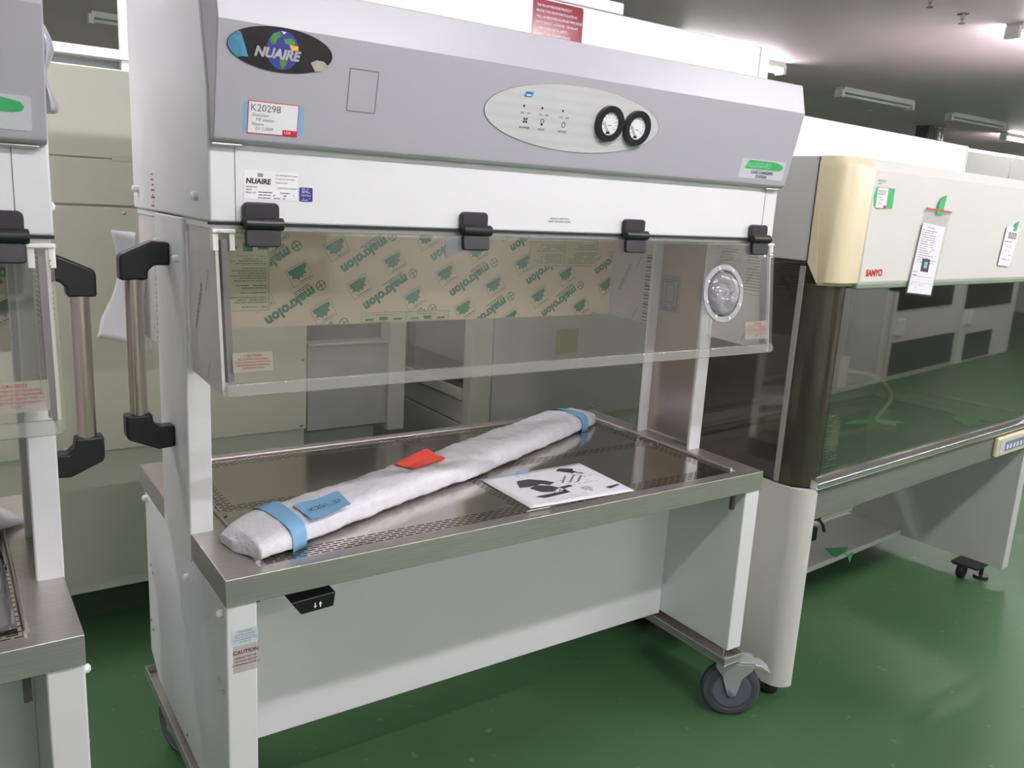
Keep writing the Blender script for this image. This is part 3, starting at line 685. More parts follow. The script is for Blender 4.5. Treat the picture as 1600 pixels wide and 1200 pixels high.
    rim.face(I0); rim.face(J1[::-1])
    Bd('worktop', rim, steel, bevel=.0015)
    bd_ = MB().tube([(.070,.045,.7135),(.070,.650,.7135),(1.298,.650,.7135),(1.298,.045,.7135)], .0045, 10)
    Bd('raised_bead', bd_, steel, smooth=True)
    ym0, ym1 = .312, .342; xm0, xm1 = .640, .694
    for a0, a1, b0, b1 in ((.075,xm0,.078,ym0),(xm1,1.245,.078,ym0),(.112,xm0,ym1,.600),(xm1,1.245,ym1,.600)):
        Bd('tray_panel', MB().box(a0, a1, b0, b1, .7095, .7105), traysteel)
    st = MB()
    for a0, a1, b0, b1 in ((.082,1.294,.034,.078),(.078,1.294,.600,.643),(.075,1.245,ym0,ym1),(xm0,xm1,.078,ym0),(xm0,xm1,ym1,.600),(1.245,1.292,.078,.600),(.075,.112,ym1,.600)):
        st.box(a0, a1, b0, b1, .7095, .7106)
    Bd('perforated_strip', st, slot_mat())
    for P in (((.634,.018),(.640,.030),(.700,.030),(.704,.018)), ((.634,.628),(.640,.640),(.696,.640),(.700,.628)), ((1.283,.300),(1.290,.308),(1.290,.372),(1.283,.380)), ((.085,.288),(.078,.296),(.078,.350),(.085,.358))):
        P_ = P; wr = MB().tube([(P_[0][0],P_[0][1],.7115),(P_[1][0],P_[1][1],.7165),(P_[2][0],P_[2][1],.7165),(P_[3][0],P_[3][1],.7115)], .0018, 8)
        Bd('lifting_wire', wr, chrome, smooth=True)
    # switch box, under-rim clips
    F5 = Frame((0,.016,0), (1,0,0), (0,0,1))
    m = MB().loft([[(.118,.012,.637),(.202,.012,.641),(.202,.09,.641),(.118,.09,.637)], [(.138,.016,.608),(.200,.016,.611),(.200,.085,.611),(.138,.085,.608)]])
    so = Bd('lift_switch', m, black, bevel=.002)
    am = MB()
    for x, d in ((.163,-1),(.173,1)):
        zc = .622; poly(am, F5, [(x-.0012,zc-.005*d),(x+.0012,zc-.005*d),(x+.0012,zc+.001*d),(x+.003,zc+.001*d),(x,zc+.006*d),(x-.003,zc+.001*d),(x-.0012,zc+.001*d)], .0022, .0028)
    Bd('switch_arrows', am, label_w, so)
    Bd('rim_clip', MB().box(.056, .064, .02, .03, .650, .668), darkgap); Bd('rim_clip', MB().box(1.287, 1.298, .02, .03, .612, .668), mat('dark_bracket', (78,78,76), .5, metal=.4, noise=.05))
    for x in (.076, .098): Bd('hex_nut', MB().lathe((x,.03,.668), (0,0,-1), [(0,.005),(.010,.005),(.013,.003)], 6), steel)
    # --- stand
    zt = .661+dz
    for s_, xo in ((1, 0.0), (-1, W)):
        X = lambda a: xo+s_*a
        a, b = sorted((X(.001), X(.054)))
        lo = build('end_leg', MB().prism([(.004,.212),(.004,zt),(.645,zt),(.645,.262),(.60,.240),(.575,.222),(.40,.214)] , 'x', a, b), white, t, .003)
        for y, z, r in ((.028,.640,.0075),(.645-.02,.650,.0075),(.262,.608,.0075)): build('leg_cap', MB().lathe((X(.001),y,z+dz), (-s_,0,0), [(0,r),(.007,r),(.010,.004)], 14), label_w, lo, smooth=True)
        for y, z in ((.050,.505),(.027,.490),(.62,.350),(.60,.335),(.60,.498),(.585,.484),(.30,.240)): build('leg_screw', MB().lathe((X(.001),y,z), (-s_,0,0), [(0,.0045),(.002,.0045),(.0035,.002)], 10), chrome, lo)
        if s_ < 0: a, b = X(.073), X(-.004)
        else: a, b = X(-.008), X(.066)
        a, b = min(a, b), max(a, b)
        ch = MB(); y0, y1 = -.008, .68
        ch.box(a, b, y0, y1, .176, .180); ch.box(a, a+.003, y0, y1, .180, .199); ch.box(b-.003, b, y0, y1, .180, .199); ch.box(a+.003, b-.003, y0, y0+.003, .180, .199); ch.box(a+.003, b-.003, y1-.003, y1, .180, .199)
        co = build('base_channel', ch, steel, t, .0008)
        for y in (.02,.5): build('levelling_bolt', MB().tube([((a+b)/2-.01,y,.18),((a+b)/2-.01,y,.2125)], .006, 10), chrome, co)
        pl_ = MB().box(min(X(.066),X(.10)), max(X(.066),X(.10)), .28, .33, .190, .194)
        build('mounting_plate', pl_, steel, co, .001)
    build('back_panel', MB().box(.054, W-.054, .262, .270, .206, .655+dz), white, t, .001)
    # stickers on left leg
    if main:
        F6 = Frame((0,.004,0), (1,0,0), (0,0,1))
        s1 = MB(); plate(s1, F6, .0095, .0545, .5870, .6160, 0, .0006, .001); o1 = build('caution_label', s1, mat('pale_blue_label', (208,222,230), .3, noise=.02), t)
        x1 = MB(); text(x1, F6, '- CAUTION -', .032, .6090, .0050, .0009, align='CENTER')
        for i, s in enumerate(('LIFT SYSTEM IS DESIGNED', 'FOR A 10% DUTY CYCLE.', 'WITH A MAXIMUM ON TIME', 'OF 2 MINUTES')): text(x1, F6, s, .032, .6040-.0046*i, .0038, .0009, align='CENTER', sx=.82)
        build('caution_lettering', x1, black_ink, o1)
        s2 = MB(); plate(s2, F6, .0115, .0550, .5340, .5850, 0, .0005, .001); o2 = build('caution_label', s2, clear('clear_label', (251,250,248), .1, .6, .12, (222,220,216)), t)
        x2 = MB(); text(x2, F6, 'CAUTION', .0335, .5690, .0100, .0008, align='CENTER', sx=.98, bold=.0002)
        for i, s in enumerate(('CABINET MUST BE', 'LOWERED BEFORE', 'ATTEMPTING TO MOVE')): text(x2, F6, s, .0335, .5600-.0065*i, .0050, .0008, align='CENTER', sx=.92)
        build('caution_lettering', x2, mat('dark_red_print', (130,52,56), .5, noise=.05), o2)
    # castors
    castor(t, 1.370, .022, .176, (-.62,-.78,0), 1)
    castor(t, .050, .585, .176, (-.95,-.3,0), 1)
    castor(t, .02, .07, .176, (-.9,-.4,0), 1)
    castor(t, 1.345, .62, .176, (-.8,-.6,0), 1)
    return t
def t_up(t, dz): return t

station('cage_changing_station', 'white cage changing station in the middle with orange note and sheet on its steel tray', (0,0,0), 0, '', -1, True)
station('cage_changing_station', 'matching white station cut off by the left edge of the photo', (-1.588,-.031,0), -.025, '', 1, False)

# ------------------------------------------------------------------ things on the trays
def bundle():
    lo = [(.047,.105),(.074,.040),(.137,.056),(.181,.081),(.283,.122),(.391,.168),(.513,.213),(.664,.262),(.769,.310),(.952,.389),(1.141,.478),(1.22,.512),(1.262,.545)]
    hi = [(.035,.160),(.052,.178),(.110,.212),(.170,.222),(.275,.258),(.372,.290),(.468,.335),(.590,.375),(.715,.435),(.905,.518),(1.110,.612),(1.195,.618),(1.245,.590)]
    hs = [.018,.034,.044,.047,.048,.049,.050,.050,.050,.048,.046,.042,.030]
    t = thing('foam_wrapped_bundle', 'long flat bundle in white foam wrap lying diagonally across the steel tray', 'parcel', (.6,.3,.712))
    O_ = Vector((.6,.3,.712)); rg = random.Random(2)
    def sec(f, h=0):
        f = max(0, min(len(lo)-1.0001, f)); i = int(f); u = f-i
        a = Vector((*[lo[i][k]*(1-u)+lo[i+1][k]*u for k in (0,1)], 0)); b = Vector((*[hi[i][k]*(1-u)+hi[i+1][k]*u for k in (0,1)], 0)); hh = hs[i]*(1-u)+hs[i+1]*u
        return a, b, hh
    prof = [(.015,.0),(.0,.30),(.02,.62),(.08,.88),(.2,1.0),(.4,1.03),(.6,1.04),(.8,1.02),(.93,.9),(.99,.6),(1.0,.3),(.985,0),(.5,0)]
    def ringat(f, off=0, f2=None):
        a, b, hh = sec(f); r = []
        for (s, z) in prof:
            p = a.lerp(b, s); d = (b-a).normalized()
            wob = 1+.03*math.sin(f*5.3+s*7)
            p = p+d*(off*(1 if s > .5 else -1)*(1 if z < .95 else 0)); p.z = .7125+hh*z*wob+(off if z > .5 else 0); r.append(p-O_)
        return r
    fs = [k*12/120 for k in range(121)]
    m = MB().loft([ringat(f) for f in fs])
    bo = build('foam_wrap', m, foamw, t, smooth='all')
    sb_ = bo.modifiers.new('s', 'SUBSURF'); sb_.levels = 1; sb_.render_levels = 2
    tx = bpy.data.textures.new('creases', 'CLOUDS'); tx.noise_scale = .035
    dp = bo.modifiers.new('d', 'DISPLACE'); dp.texture = tx; dp.strength = .007; dp.mid_level = .5; dp.texture_coords = 'LOCAL'
    for f0, f1 in ((2.0,2.75),(10.2,10.65)):
        mm = MB().loft([ringat(f0+(f1-f0)*k/6+(.0), .0022) for k in range(7)], caps=False)
        build('tape_band', mm, bluetape, t, smooth='all')
    def patch(pts, m, nm, z=.0):
        mm = MB(); P = [Vector((x, y, zz))-O_ for x, y, zz in pts]
        n = 10; g = [[P[0].lerp(P[1], i/n).lerp(P[3].lerp(P[2], i/n), j/4) for i in range(n+1)] for j in range(5)]
        V = [[mm.bm.verts.new(q+Vector((0,0,.0015*math.sin(i*.9)))) for i, q in enumerate(r)] for r in g]
        W_ = [[mm.bm.verts.new(q+Vector((0,0,.0006+.0015*math.sin(i*.9)))) for i, q in enumerate(r)] for r in g]
        for j in range(4):
            for i in range(n): mm.face([V[j][i], V[j+1][i], V[j+1][i+1], V[j][i+1]]); mm.face([W_[j][i], W_[j][i+1], W_[j+1][i+1], W_[j+1][i]])
        return build(nm, mm, m, t, smooth='all')
    patch([(.182,.078,.7605),(.272,.108,.7655),(.280,.188,.7655),(.172,.150,.7655)], bluetape, 'tape_label')
    F = Frame(Vector((.188,.098,.770))-O_, (.95,.33,0), (-.33,.95,0)); lt = MB(); text(lt, F, 'K201..37', 0, 0, .022, .0, shear=.1)
    build('handwriting', lt, black_ink, t)
    patch([(.459,.300,.766),(.480,.244,.768),(.582,.278,.768),(.572,.356,.7725)], redpaper, 'red_note')
bundle()
def paper():
    P = [(.665,.257),(.664,.048),(.954,.035),(.966,.258)]
    t = thing('printed_sheet', 'white sheet with grey machine drawings lying flat on the tray', 'paper', (.81,.15,.7118))
    O_ = Vector((.81,.15,0)); mm = MB(); n = 12
    g0 = []; 
    for j in range(n+1):
        row = []
        for i in range(n+1):
            u, v = i/n, j/n; x = (P[1][0]*(1-u)+P[2][0]*u)*(1-v)+(P[0][0]*(1-u)+P[3][0]*u)*v; y = (P[1][1]*(1-u)+P[2][1]*u)*(1-v)+(P[0][1]*(1-u)+P[3][1]*u)*v
            row.append((x-.81, y-.15, .0006+.0012*math.sin(u*3)*math.sin(v*3)))
        g0.append(row)
    A = [[mm.bm.verts.new(p) for p in r] for r in g0]
    for j in range(n):
        for i in range(n): mm.face([A[j][i], A[j][i+1], A[j+1][i+1], A[j+1][i]])
    o = build('sheet', mm, paperw, t, smooth='all'); sd = o.modifiers.new('t', 'SOLIDIFY'); sd.thickness = .0003
    F = Frame((-.81+.0,-.15,.0022), (1,0,0), (0,1,0)); dk = MB()
    # big machine drawing
    def pg(pts, h=.0002): poly(dk, F, pts, 0, h)
    pg([(.715,.165),(.735,.205),(.770,.205),(.800,.180),(.812,.160),(.790,.150),(.778,.165),(.745,.160)]); pg([(.735,.152),(.760,.162),(.790,.145),(.800,.125),(.770,.110),(.745,.120)])
    pg([(.715,.100),(.790,.102),(.800,.090),(.730,.085)])
    pg([(.800,.128),(.835,.132),(.838,.122),(.805,.115)]); pg([(.792,.110),(.806,.108),(.806,.090),(.798,.090)])
    dk.mi = 1
    for k in range(3): pg([(.825+.020*k,.150-.004*k),(.829+.020*k,.147-.004*k),(.868+.020*k,.186-.006*k),(.864+.020*k,.189-.006*k)])
    for k in range(3): pg([(.765+.014*k,.100),(.769+.014*k,.100),(.785+.014*k,.118),(.781+.014*k,.118)])
    dk.mi = 0
    pg([(.868,.228),(.885,.240),(.905,.232),(.918,.222),(.908,.212),(.912,.200),(.895,.197),(.884,.212)]); pg([(.908,.198),(.922,.188),(.920,.184),(.905,.194)]); pg([(.885,.193),(.895,.180),(.890,.180)])
    pg([(.905,.082),(.945,.086),(.946,.080),(.910,.070)])
    dk.mi = 1; scribble(dk, F, .83, .93, .165, 4, .012, .0016, .0002, random.Random(2), dens=.5); scribble(dk, F, .845, .875, .105, 4, .008, .003, .0002, random.Random(5)); scribble(dk, F, .72, .90, .072, 2, .010, .001, .0002, random.Random(7), dens=.5); scribble(dk, F, .75, .82, .235, 3, .008, .001, .0002, random.Random(8), dens=.5)
    build('printed_drawing', dk, [mat('charcoal_print', (66,66,70), .5, noise=.1), mat('mid_grey_print', (140,140,144), .5, noise=.1)], t)
    b = MB(); poly(b, F, [(.765,.252),(.800,.252),(.812,.262),(.772,.264)], -.001, .0006); build('blue_tape_bit', b, bluetape, t)
paper()
def sheet_grid(name, label, cat, f, nu, nv, m, parent=None, thick=.0006, group=None):
    mm = MB(); V = [[mm.bm.verts.new(f(i/nu, j/nv)) for i in range(nu+1)] for j in range(nv+1)]
    for j in range(nv):
        for i in range(nu): mm.face([V[j][i], V[j][i+1], V[j+1][i+1], V[j+1][i]])
    o = build(name, mm, m, parent, smooth='all')
    if thick: s = o.modifiers.new('t', 'SOLIDIFY'); s.thickness = thick
    if label: tag(o, label, cat, group)
    return o
# film hanging behind the left handle of the main station
def hang(u, v):
    z = 1.252-.245*v; y0 = .645+.20*v; y = y0*(u)+(1-u)*.56; x = -.012-.03*u-.02*math.sin(v*4+u*3)*u
    if v > .93: z -= .02*u
    return (x, y, z)
sheet_grid('foam_sheet', 'translucent white foam sheet hanging behind the left pull handle', 'packing sheet', hang, 14, 16, filmw)
def bub(u, v):
    a = u*PI*.9; r = .014+.006*math.sin(v*9+1); return (-.221+r*math.sin(a), .07+.04*math.cos(a)+.02*v, 1.445+.115*v)
sheet_grid('bubble_wrap', 'bubble wrap bulging from behind the grey canopy end at far left', 'packing sheet', bub, 12, 18, bubble)
# partly wrapped bundle on the left station's tray
def lb():
    t = thing('foam_wrapped_bundle', 'end of a white foam bundle on the tray of the left station', 'parcel', (-.36,.45,.687))
    rings_ = []
    for k in range(11):
        u = k/10; x = -.10+.105*1.0*u*1.0; s = math.sqrt(max(0, 1-max(0, (u-.55)/.45)**2))*.9+.1
        cx = -.75+.50*u+.0; cy = .42+.055*u
        rings_.append([(cx+.36, cy-.45+.075*s*math.cos(2*PI*q/16), .003+.032*s*(1+math.sin(2*PI*q/16))) for q in range(16)])
    build('foam_wrap', MB().loft(rings_), foamw, t, smooth='all')
lb()
# light brown / plastic covered tray sheet on the left station
sheet_grid('plastic_sheet', 'crinkled clear plastic sheet lying on the left station tray', 'plastic sheet', lambda u, v: (-.60+.30*u, .03+.36*v, .6905+.002*math.sin(u*19)*math.sin(v*13)), 20, 20, clear('crinkled_plastic', (235,235,240), .12, 1.0, .28, (170,172,180)))

# ------------------------------------------------------------------ clean bench to the right
def bench():
    t = thing('clean_bench', 'large cream and steel clean bench with dark glass front at right', 'lab cabinet', (1.500,-.02,0), math.radians(4.5))
    XR = 1.50
    def rp(x0, y0, x1, y1, r, n=8, side='left'):     # plan outline with a rounded front-left corner
        pts = [(x0, y1)]
        for k in range(n+1):
            a = PI+PI/2*k/n; pts.append((x0+r+r*math.cos(a), y0+r+r*math.sin(a)))
        pts.append((x1, y0)); pts.append((x1, y1)); return pts
    # canopy
    m = MB().prism([(-.030,1.200),(-.030,1.484),(-.008,1.512),(.62,1.512),(.62,1.19),(.09,1.246),(.02,1.196),(-.018,1.190)], 'x', .105, XR+.02)
    can = build('canopy', m, [offwhite], t, .004)
    bt = MB().box(.10, XR+.02, -.0285, .02, 1.184, 1.199); build('canopy_underside', bt, mat('olive_grey_trim', (128,140,122), .45, noise=.04), can, .003)
    rings_ = []
    prof = [(1.196,.020),(1.190,-.012),(1.200,-.030),(1.484,-.030),(1.512,-.008)]
    # end cap: rounded vertical corner, bottom and top chamfer
    cap = MB(); levels = [(1.190,.020),(1.200,.006),(1.484,.0),(1.497,.008),(1.512,.022)]
    for z, ins in levels:
        x0, y0 = .0+ins*.3, -.030+ins; r = .045; pts = []
        ybk = .062 if z > 1.21 else .03
        pts.append((x0, ybk, z if z > 1.21 else z+.004))
        for k in range(9):
            a = PI+PI/2*k/8; pts.append((x0+r+r*math.cos(a), y0+r+r*math.sin(a), z))
        pts.append((.108, y0, z)); pts.append((.108, ybk, z)); rings_.append(pts)
    cap.loft(rings_); cap.prism([(.062,1.245),(.03,1.196),(.062,1.50)], 'x', .0, .108)
    build('corner_cap', cap, yellowed, can, smooth=True)
    build('side_housing', MB().box(.002, .104, .064, .62, 1.248, 1.511), sanyoside, can, .003)
    sm = MB().box(-.0005, .001, .0625, .0645, 1.246, 1.51); build('cap_seam', sm, darkgap, can)
    F = Frame((0,-.030,0), (1,0,0), (0,0,1))
    lt = MB(); text(lt, F, 'SANYO', .128, 1.2180, .0240, .0010, sx=1.05, bold=.0010); build('red_lettering', lt, mat('red_logo', (200,34,34), .4, noise=.02), can)
    mk = MB(); text(mk, F, 'MCV-B131', .124, 1.4560, .0095, .0010); scribble(mk, F, .126, .150, 1.453, 1, .004, .0016, .0010); build('model_lettering', mk, grey_ink, can)
    # sticker with green tape
    tp = MB(); poly(tp, F, [(.118,1.397),(.130,1.388),(.214,1.392),(.214,1.443),(.122,1.445),(.113,1.42)], 0, .0006); to = build('number_tag', tp, greentape, can)
    tc = MB(); tc.mi = 0; plate(tc, F, .128, .180, 1.391, 1.4445, .0006, .001); tc.mi = 1; plate(tc, F, .128, .180, 1.443, 1.4445, .001, .0012); plate(tc, F, .128, .180, 1.391, 1.3925, .001, .0012); plate(tc, F, .166, .180, 1.3925, 1.399, .001, .0012)
    tc.mi = 2; text(tc, F, '20207', .130, 1.425, .0165, .0014); text(tc, F, 'KA', .140, 1.401, .009, .0014); scribble(tc, F, .134, .170, 1.419, 2, .006, .001, .0014)
    build('tag_card', tc, [label_w, mat('red_border', (214,44,70)), grey_ink], to)
    # upper filter housing
    ub = build('filter_housing', MB().box(.10, 1.44, .34, .80, 1.512, 1.652), mat('white_housing', (244,244,246), .4, noise=.01), t, .003)
    build('housing_seam', MB().box(1.425, 1.426, .3392, .3402, 1.53, 1.65), grey_ink, ub)
    # glass enclosure: sliding front, tinted corner post, left side pane
    tint = clear('smoked_glass', (234,233,229), .02, 1.25, .015, (96,98,90))
    front = build('front_glass', MB().box(.078, XR-.01, -.010, -.005, .662, 1.192), tint, t)
    sg = build('side_glass', MB().box(.003, .008, .07, .585, .655, 1.25), clear('brown_glass', (224,216,210), .05, 1.2, .04, (112,104,98)), t)
    pts_o = []; r = .06
    for k in range(9):
        a = PI+PI/2*k/8; pts_o.append((.004+r+r*math.cos(a), -.008+r+r*math.sin(a)))
    pts_i = [(x+(.064-x)*.12, y+(.052-y)*.12) for x, y in pts_o][::-1]
    build('corner_column', MB().prism([(.004,.070)]+pts_o+[(.078,-.008),(.078,0.0)]+pts_i+[(.012,.070)], 'z', .650, 1.192), mat('dark_green_acrylic', (70,68,56), .10, noise=.12, nscale=4, stretch=(8,8,.4), metal=.35), t, smooth=True)
    build('column_strip', MB().box(-.001, .004, .066, .080, .652, 1.235), mat('grey_strip', (150,152,146), .4, noise=.03), t)
    # sill rail and apron
    rl = MB().prism([(-.012,.672),(-.030,.664),(-.030,.655),(-.024,.652),(-.030,.648),(-.026,.640),(.03,.640),(.03,.665)], 'x', .045, XR)
    build('sill_rail', rl, mat('bright_aluminium', (205,205,208), .2, metal=1, noise=.03, stretch=(.3,40,40)), t, .0015)
    build('apron', MB().box(.045, XR, -.016, .02, .553, .641), mat('sage_steel', (132,136,126), .36, metal=.4, noise=.06, nscale=5, stretch=(1,30,30)), t, .002)
    cb_ = MB().box(1.205, 1.50, -.034, -.016, .560, .632); cbo = build('control_box', cb_, yellowed, t, .006)
    F7 = Frame((0,-.0345,0), (1,0,0), (0,0,1))
    kk = MB(); plate(kk, F7, 1.220, 1.49, .570, .622, 0, .001, .002); ko = build('control_face', kk, label_s, cbo)
    k2 = MB(); k2.mi = 0; plate(k2, F7, 1.262, 1.48, .578, .612, .001, .002)
    k2.mi = 1
    for q in range(7): plate(k2, F7, 1.272+.030*q, 1.286+.030*q, .584, .600, .002, .0035, .003)
    build('control_keys', k2, [mat('slate_keypad', (116,134,150), .4, noise=.03), label_w], cbo)
    # curved left end panel, right end panel
    lp = MB().prism([(.0,.60)]+[(.0+.05+.05*math.cos(PI+PI/2*k/8), -.026+.05+.05*math.sin(PI+PI/2*k/8)) for k in range(9)]+[(.052,-.026),(.052,-.020),(.012,.03),(.012,.60)], 'z', .062, .645)
    build('left_end_panel', lp, mat('cool_white_panel', (206,206,200), .4, noise=.02), t, smooth=True)
    rpn = MB().box(1.478, 1.492, -.020, .60, .064, .553).box(1.478, 1.53, -.030, -.018, .064, .553); ro = build('right_end_panel', rpn, sanyoside, t, .002)
    build('shelf_board', MB().box(.012, 1.478, .375, .62, .064, .086), sanyoside, t, .002)
    build('rear_panel', MB().box(.012, 1.478, .60, .615, .10, .56), beiged, t)
    # inside the chamber
    inner = mat('inner_stainless', (150,150,146), .25, 1, noise=.08, nscale=5, stretch=(1,1,8))
    build('work_surface', MB().box(.03, 1.49, .03, .60, .618, .634), mat('dark_reflective_tray', (160,166,160), .10, 1, noise=.04), t, .002)
    build('chamber_back', MB().box(.01, 1.49, .588, .60, .634, 1.25), inner, t)
    build('chamber_side', MB().box(1.478, 1.49, .0, .588, .634, 1.25), mat('pale_inner', (168,172,166), .4, noise=.04), t)
    build('back_rail', MB().box(.03, 1.478, .560, .588, .655, .690).box(.03,1.478,.575,.588,.634,.655), mat('rail_pale', (176,180,172), .3, metal=.4, noise=.03), t, .002)
    build('side_rail', MB().box(1.445, 1.478, .03, .56, .634, .662).box(1.452, 1.478, .03, .56, .664, .690), mat('rail_pale'), t, .002)
    build('black_wire', MB().box(1.20, 1.204, .5855, .588, .66, 1.2), darkgap, t)
    bx = build('outlet_box', MB().box(1.10, 1.165, .54, .588, .70, .83), yellowed, t, .006)
    # printed notice inside the glass
    Fn = Frame((0,-.0035,0), (1,0,0), (0,0,1)); pn = MB(); scribble(pn, Fn, .100, .165, .840, 17, .009, .0018, .0006, random.Random(3), dens=.7); build('notice_print', pn, mat('white_print', (190,190,186), .5, noise=.02), front)
    # feet
    for x, y in ((.075,.06),(1.49,.045),(.075,.55),(1.49,.55)):
        f = MB().tube([(x,y,.0),(x,y,.012)], .028, 20).tube([(x,y,.012),(x,y,.075)], .008, 10)
        fo = build('levelling_foot', f, black, t)
        wv = MB().lathe((x-.07,y+.035,.028), (0,1,0), [(0,.0),(0,.026),(.004,.028),(.02,.028),(.024,.026),(.024,0)], 24).box(x-.095, x-.045, y+.02, y+.075, .052, .064)
        build('small_castor', wv, black, t, smooth=True)
        build('foot_bracket', MB().box(x-.10, x+.02, y-.02, y+.08, .058, .066), darkgap, fo)
    for a, z in ((.98,.54),(1.36,.545),(1.42,.54)):
        build('underside_knob', MB().lathe((a,.05,.553), (0,0,-1), [(0,.014),(.02,.016),(.028,.010)], 14), black, t, smooth=True)
    return t
bt = bench()
BM = Matrix.Translation((1.5,-.02,0)) @ Matrix.Rotation(math.radians(4.5), 4, 'Z')
def bw(x, y, z): return BM @ Vector((x, y, z))
BF = Frame(bw(0,-.030,0), BM.to_3x3() @ Vector((1,0,0)), (0,0,1))
# bag with document, hung by green tape
def bag():
    t = thing('document_bag', 'clear zip bag holding a printed sheet, taped to the bench canopy', 'document bag', bw(.44,-.034,1.17))
    Rz = math.radians(4.5); t.rotation_euler = (0,0,Rz)
    F = Frame((0,0,0), (1,0,0), (0,0,1)).rot(0, 0, 0)
    q = lambda x, z: (x-.44, z-1.17)
    b = MB(); poly(b, F, [q(.350,1.168),q(.505,1.155),q(.545,1.398),q(.392,1.404)], 0, .0012); build('clear_bag', b, clear('zip_bag', (253,253,253), .08, .7, .08, (225,225,230)), t)
    z_ = MB(); poly(z_, F, [q(.392,1.398),q(.544,1.392),q(.545,1.396),q(.392,1.402)], .0012, .003); build('red_zip', z_, mat('zip_red', (214,70,80), .4, noise=.02), t)
    s = MB(); S = [q(.355,1.171),q(.496,1.160),q(.520,1.352),q(.385,1.362)]
    poly(s, F, S, .0014, .0020); so = build('document', s, paperw, t)
    Fd = Frame((F.p(*S[0], .0022)), F.p(*S[1])-F.p(*S[0]), F.p(*S[3])-F.p(*S[0])+Vector((-.018,0,0)))
    d = MB(); d.mi = 0; scribble(d, Fd, .022, .135, .175, 15, .0062, .0014, .0003, random.Random(9), dens=.85); text(d, Fd, 'MCV-B131S', .05, .180, .008, .0003)
    plate(d, Fd, .01, .135, .030, .0306, 0, .0003); plate(d, Fd, .008, .135, .048, .0486, 0, .0003); scribble(d, Fd, .01, .05, .060, 2, .009, .0016, .0003, random.Random(1)); scribble(d, Fd, .012, .10, .025, 2, .009, .0012, .0003, random.Random(2), dens=.5)
    d.mi = 1; plate(d, Fd, .052, .098, .062, .098, 0, .0004); d.mi = 2; plate(d, Fd, .066, .086, .072, .090, .0004, .0006)
    build('document_print', d, [grey_ink, mat('photo_dark', (60,62,70), .4, noise=.1), mat('photo_pale', (160,180,190), .4, noise=.1)], so)
    g = MB(); poly(g, F, [q(.452,1.386),q(.490,1.384),q(.500,1.440),q(.478,1.436),q(.462,1.420)], .0014, .002); build('green_tape_tab', g, greentape, t)
bag()
def slip():
    t = thing('paper_slip', 'small white printed slip taped to the bench canopy right of the bag', 'paper slip', bw(.99,-.034,1.24)); t.rotation_euler = (0,0,math.radians(4.5))
    F = Frame((0,0,0), (1,0,0), (0,0,1)); q = lambda x, z: (x-.99, z-1.24)
    s = MB(); poly(s, F, [q(.925,1.243),q(1.015,1.238),q(1.050,1.360),q(.945,1.366)], 0, .0008); build('slip', s, paperw, t)
    Fd = Frame(F.p(*q(.925,1.243), .001), F.p(*q(1.015,1.238))-F.p(*q(.925,1.243)), (0,0,1)); d = MB()
    d.mi = 0
    for k, x in enumerate((.040,.062,.084)):
        outline(d, Fd, x, x+.018, .088, .106, .0028, .0003); plate(d, Fd, x+.008, x+.011, .086, .108, 0, .0004)
    scribble(d, Fd, .020, .095, .078, 5, .014, .0022, .0003, random.Random(6), dens=.5); build('slip_print', d, [grey_ink], t)
    g = MB(); poly(g, F, [q(.992,1.352),q(1.020,1.350),q(1.030,1.384),q(1.010,1.378)], .0008, .0014); build('green_tape_tab', g, greentape, t)
slip()
# hose inside the chamber, coiled mains lead and tape scraps
def curve_pts(P, n=8):
    P = [Vector(p) for p in P]; out = []
    for i in range(len(P)-1):
        p0, p1, p2, p3 = P[max(i-1,0)], P[i], P[i+1], P[min(i+2, len(P)-1)]
        for k in range(n):
            u = k/n; out.append(.5*((2*p1)+(-p0+p2)*u+(2*p0-5*p1+4*p2-p3)*u*u+(-p0+3*p1-3*p2+p3)*u**3))
    out.append(P[-1]); return out
h = MB().tube(curve_pts([bw(1.165,.565,.765),bw(1.21,.54,.762),bw(1.30,.50,.745),bw(1.36,.47,.70),bw(1.34,.44,.66),bw(1.22,.40,.643),bw(1.08,.35,.643),bw(.98,.30,.643),bw(1.0,.24,.643)]), .007, 10)
tag(build('power_cord', h, mat('cream_cord', (196,184,150), .45, noise=.03), smooth=True), 'thick cream cord looping down from the outlet box behind the dark glass', 'cord')
h = MB(); cp = [bw(.92+.05*math.cos(a*1.0), .44+.012*a, .165+.055*math.sin(a)) for a in [k*.5 for k in range(26)]]
h.tube(cp, .006, 8); h.tube(curve_pts([bw(.92,.44,.22),bw(.98,.45,.30),bw(1.04,.46,.40),bw(1.05,.47,.54)]), .004, 8)
h.box(*(lambda p: (p.x-.02,p.x+.02,p.y-.02,p.y+.02,.15,.20))(bw(.88,.45,0)))
tag(build('coiled_cable', h, black, smooth=True), 'coiled black mains cable on the low shelf under the clean bench', 'cable')
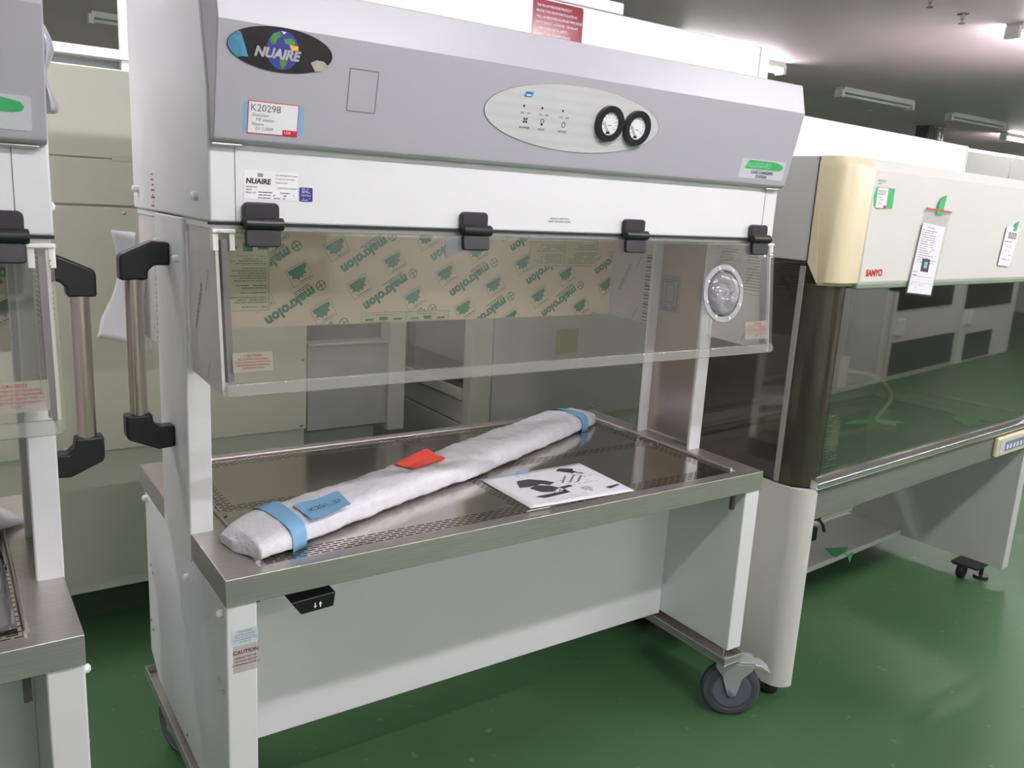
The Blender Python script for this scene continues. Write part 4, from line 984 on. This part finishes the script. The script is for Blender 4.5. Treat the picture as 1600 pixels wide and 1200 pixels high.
for nm, pts, lab in (('tape_scrap', [(.86,.36,.6355),(.93,.33,.6355),(1.08,.25,.6355),(1.10,.28,.636),(1.02,.33,.637),(.95,.37,.636)], 'strip of green tape lying inside the clean bench near its middle'),
                     ('tape_scrap', [(1.28,.12,.6355),(1.36,.09,.6355),(1.42,.13,.640),(1.41,.20,.645),(1.33,.19,.640)], 'crumpled green tape inside the clean bench at its right end'),
                     ('tape_scrap', [(.95,.368,.0875),(1.02,.372,.0875),(1.05,.373,.07),(1.07,.370,.035),(1.09,.372,.075),(1.09,.40,.0875),(1.0,.44,.0875)], 'green tape scrap hanging over the edge of the low shelf')):
    m = MB(); A = [m.bm.verts.new(bw(*p)) for p in pts]; B = [m.bm.verts.new(bw(*p)+Vector((0,0,.001))) for p in pts]
    m.face(A); m.face(B[::-1])
    for i in range(len(A)): m.face([A[i], A[(i+1)%len(A)], B[(i+1)%len(A)], B[i]])
    tag(build(nm, m, greentape), lab, 'tape')
# pale cabinets farther right behind the bench
t = thing('storage_cabinet', 'pale grey tall cabinet far behind the clean bench at the right edge', 'cabinet', (5.2, 1.75, 0))
build('body', MB().box(-.5, 2.0, 0, .8, .08, 1.86), sanyoside, t, .01)
build('door', MB().box(-.48, .70, -.02, 0, .1, 1.84), sanyoside, t, .005); build('door', MB().box(.72, 1.98, -.02, 0, .1, 1.84), sanyoside, t, .005)
build('plinth', MB().box(-.48, 1.98, .04, .78, 0, .08), darkgap, t)

# equipment across the aisle behind the camera (mirrored in the dark bench glass)
def aisle_cabinet(x0, w_, label, wins, recess):
    t = thing('aisle_cabinet', label, 'cabinet', (x0, -1.95, 0))
    build('body', MB().box(0, w_, -.6, 0, .0, 1.75), offwhite, t, .006)
    for a, b, z0, z1 in wins: build('window', MB().box(a, b, 0, .008, z0, z1), mat('dark_window_glass'), t)
    for a, b, z0, z1 in recess: build('lower_door', MB().box(a, b, 0, .010, z0, z1), mat('grey_door_paint'), t, .002)
    build('switch_plate', MB().box(.08, .26, 0, .012, .40, .54), label_w, t, .003)
aisle_cabinet(4.9, 1.75, 'tall pale cabinet across the aisle, nearest of three mirrored in the bench glass', ((.10,.60,.66,.80),), ())
aisle_cabinet(6.70, 1.60, 'tall pale cabinet with dark panels across the aisle, middle one in the mirrored row', ((.06,1.30,.62,.82),), ((.06,1.5,.05,.34),))
aisle_cabinet(8.35, 1.60, 'tall pale cabinet across the aisle, farthest of three mirrored in the bench glass', ((.02,1.40,.56,.80),), ((.18,.95,.03,.30),))
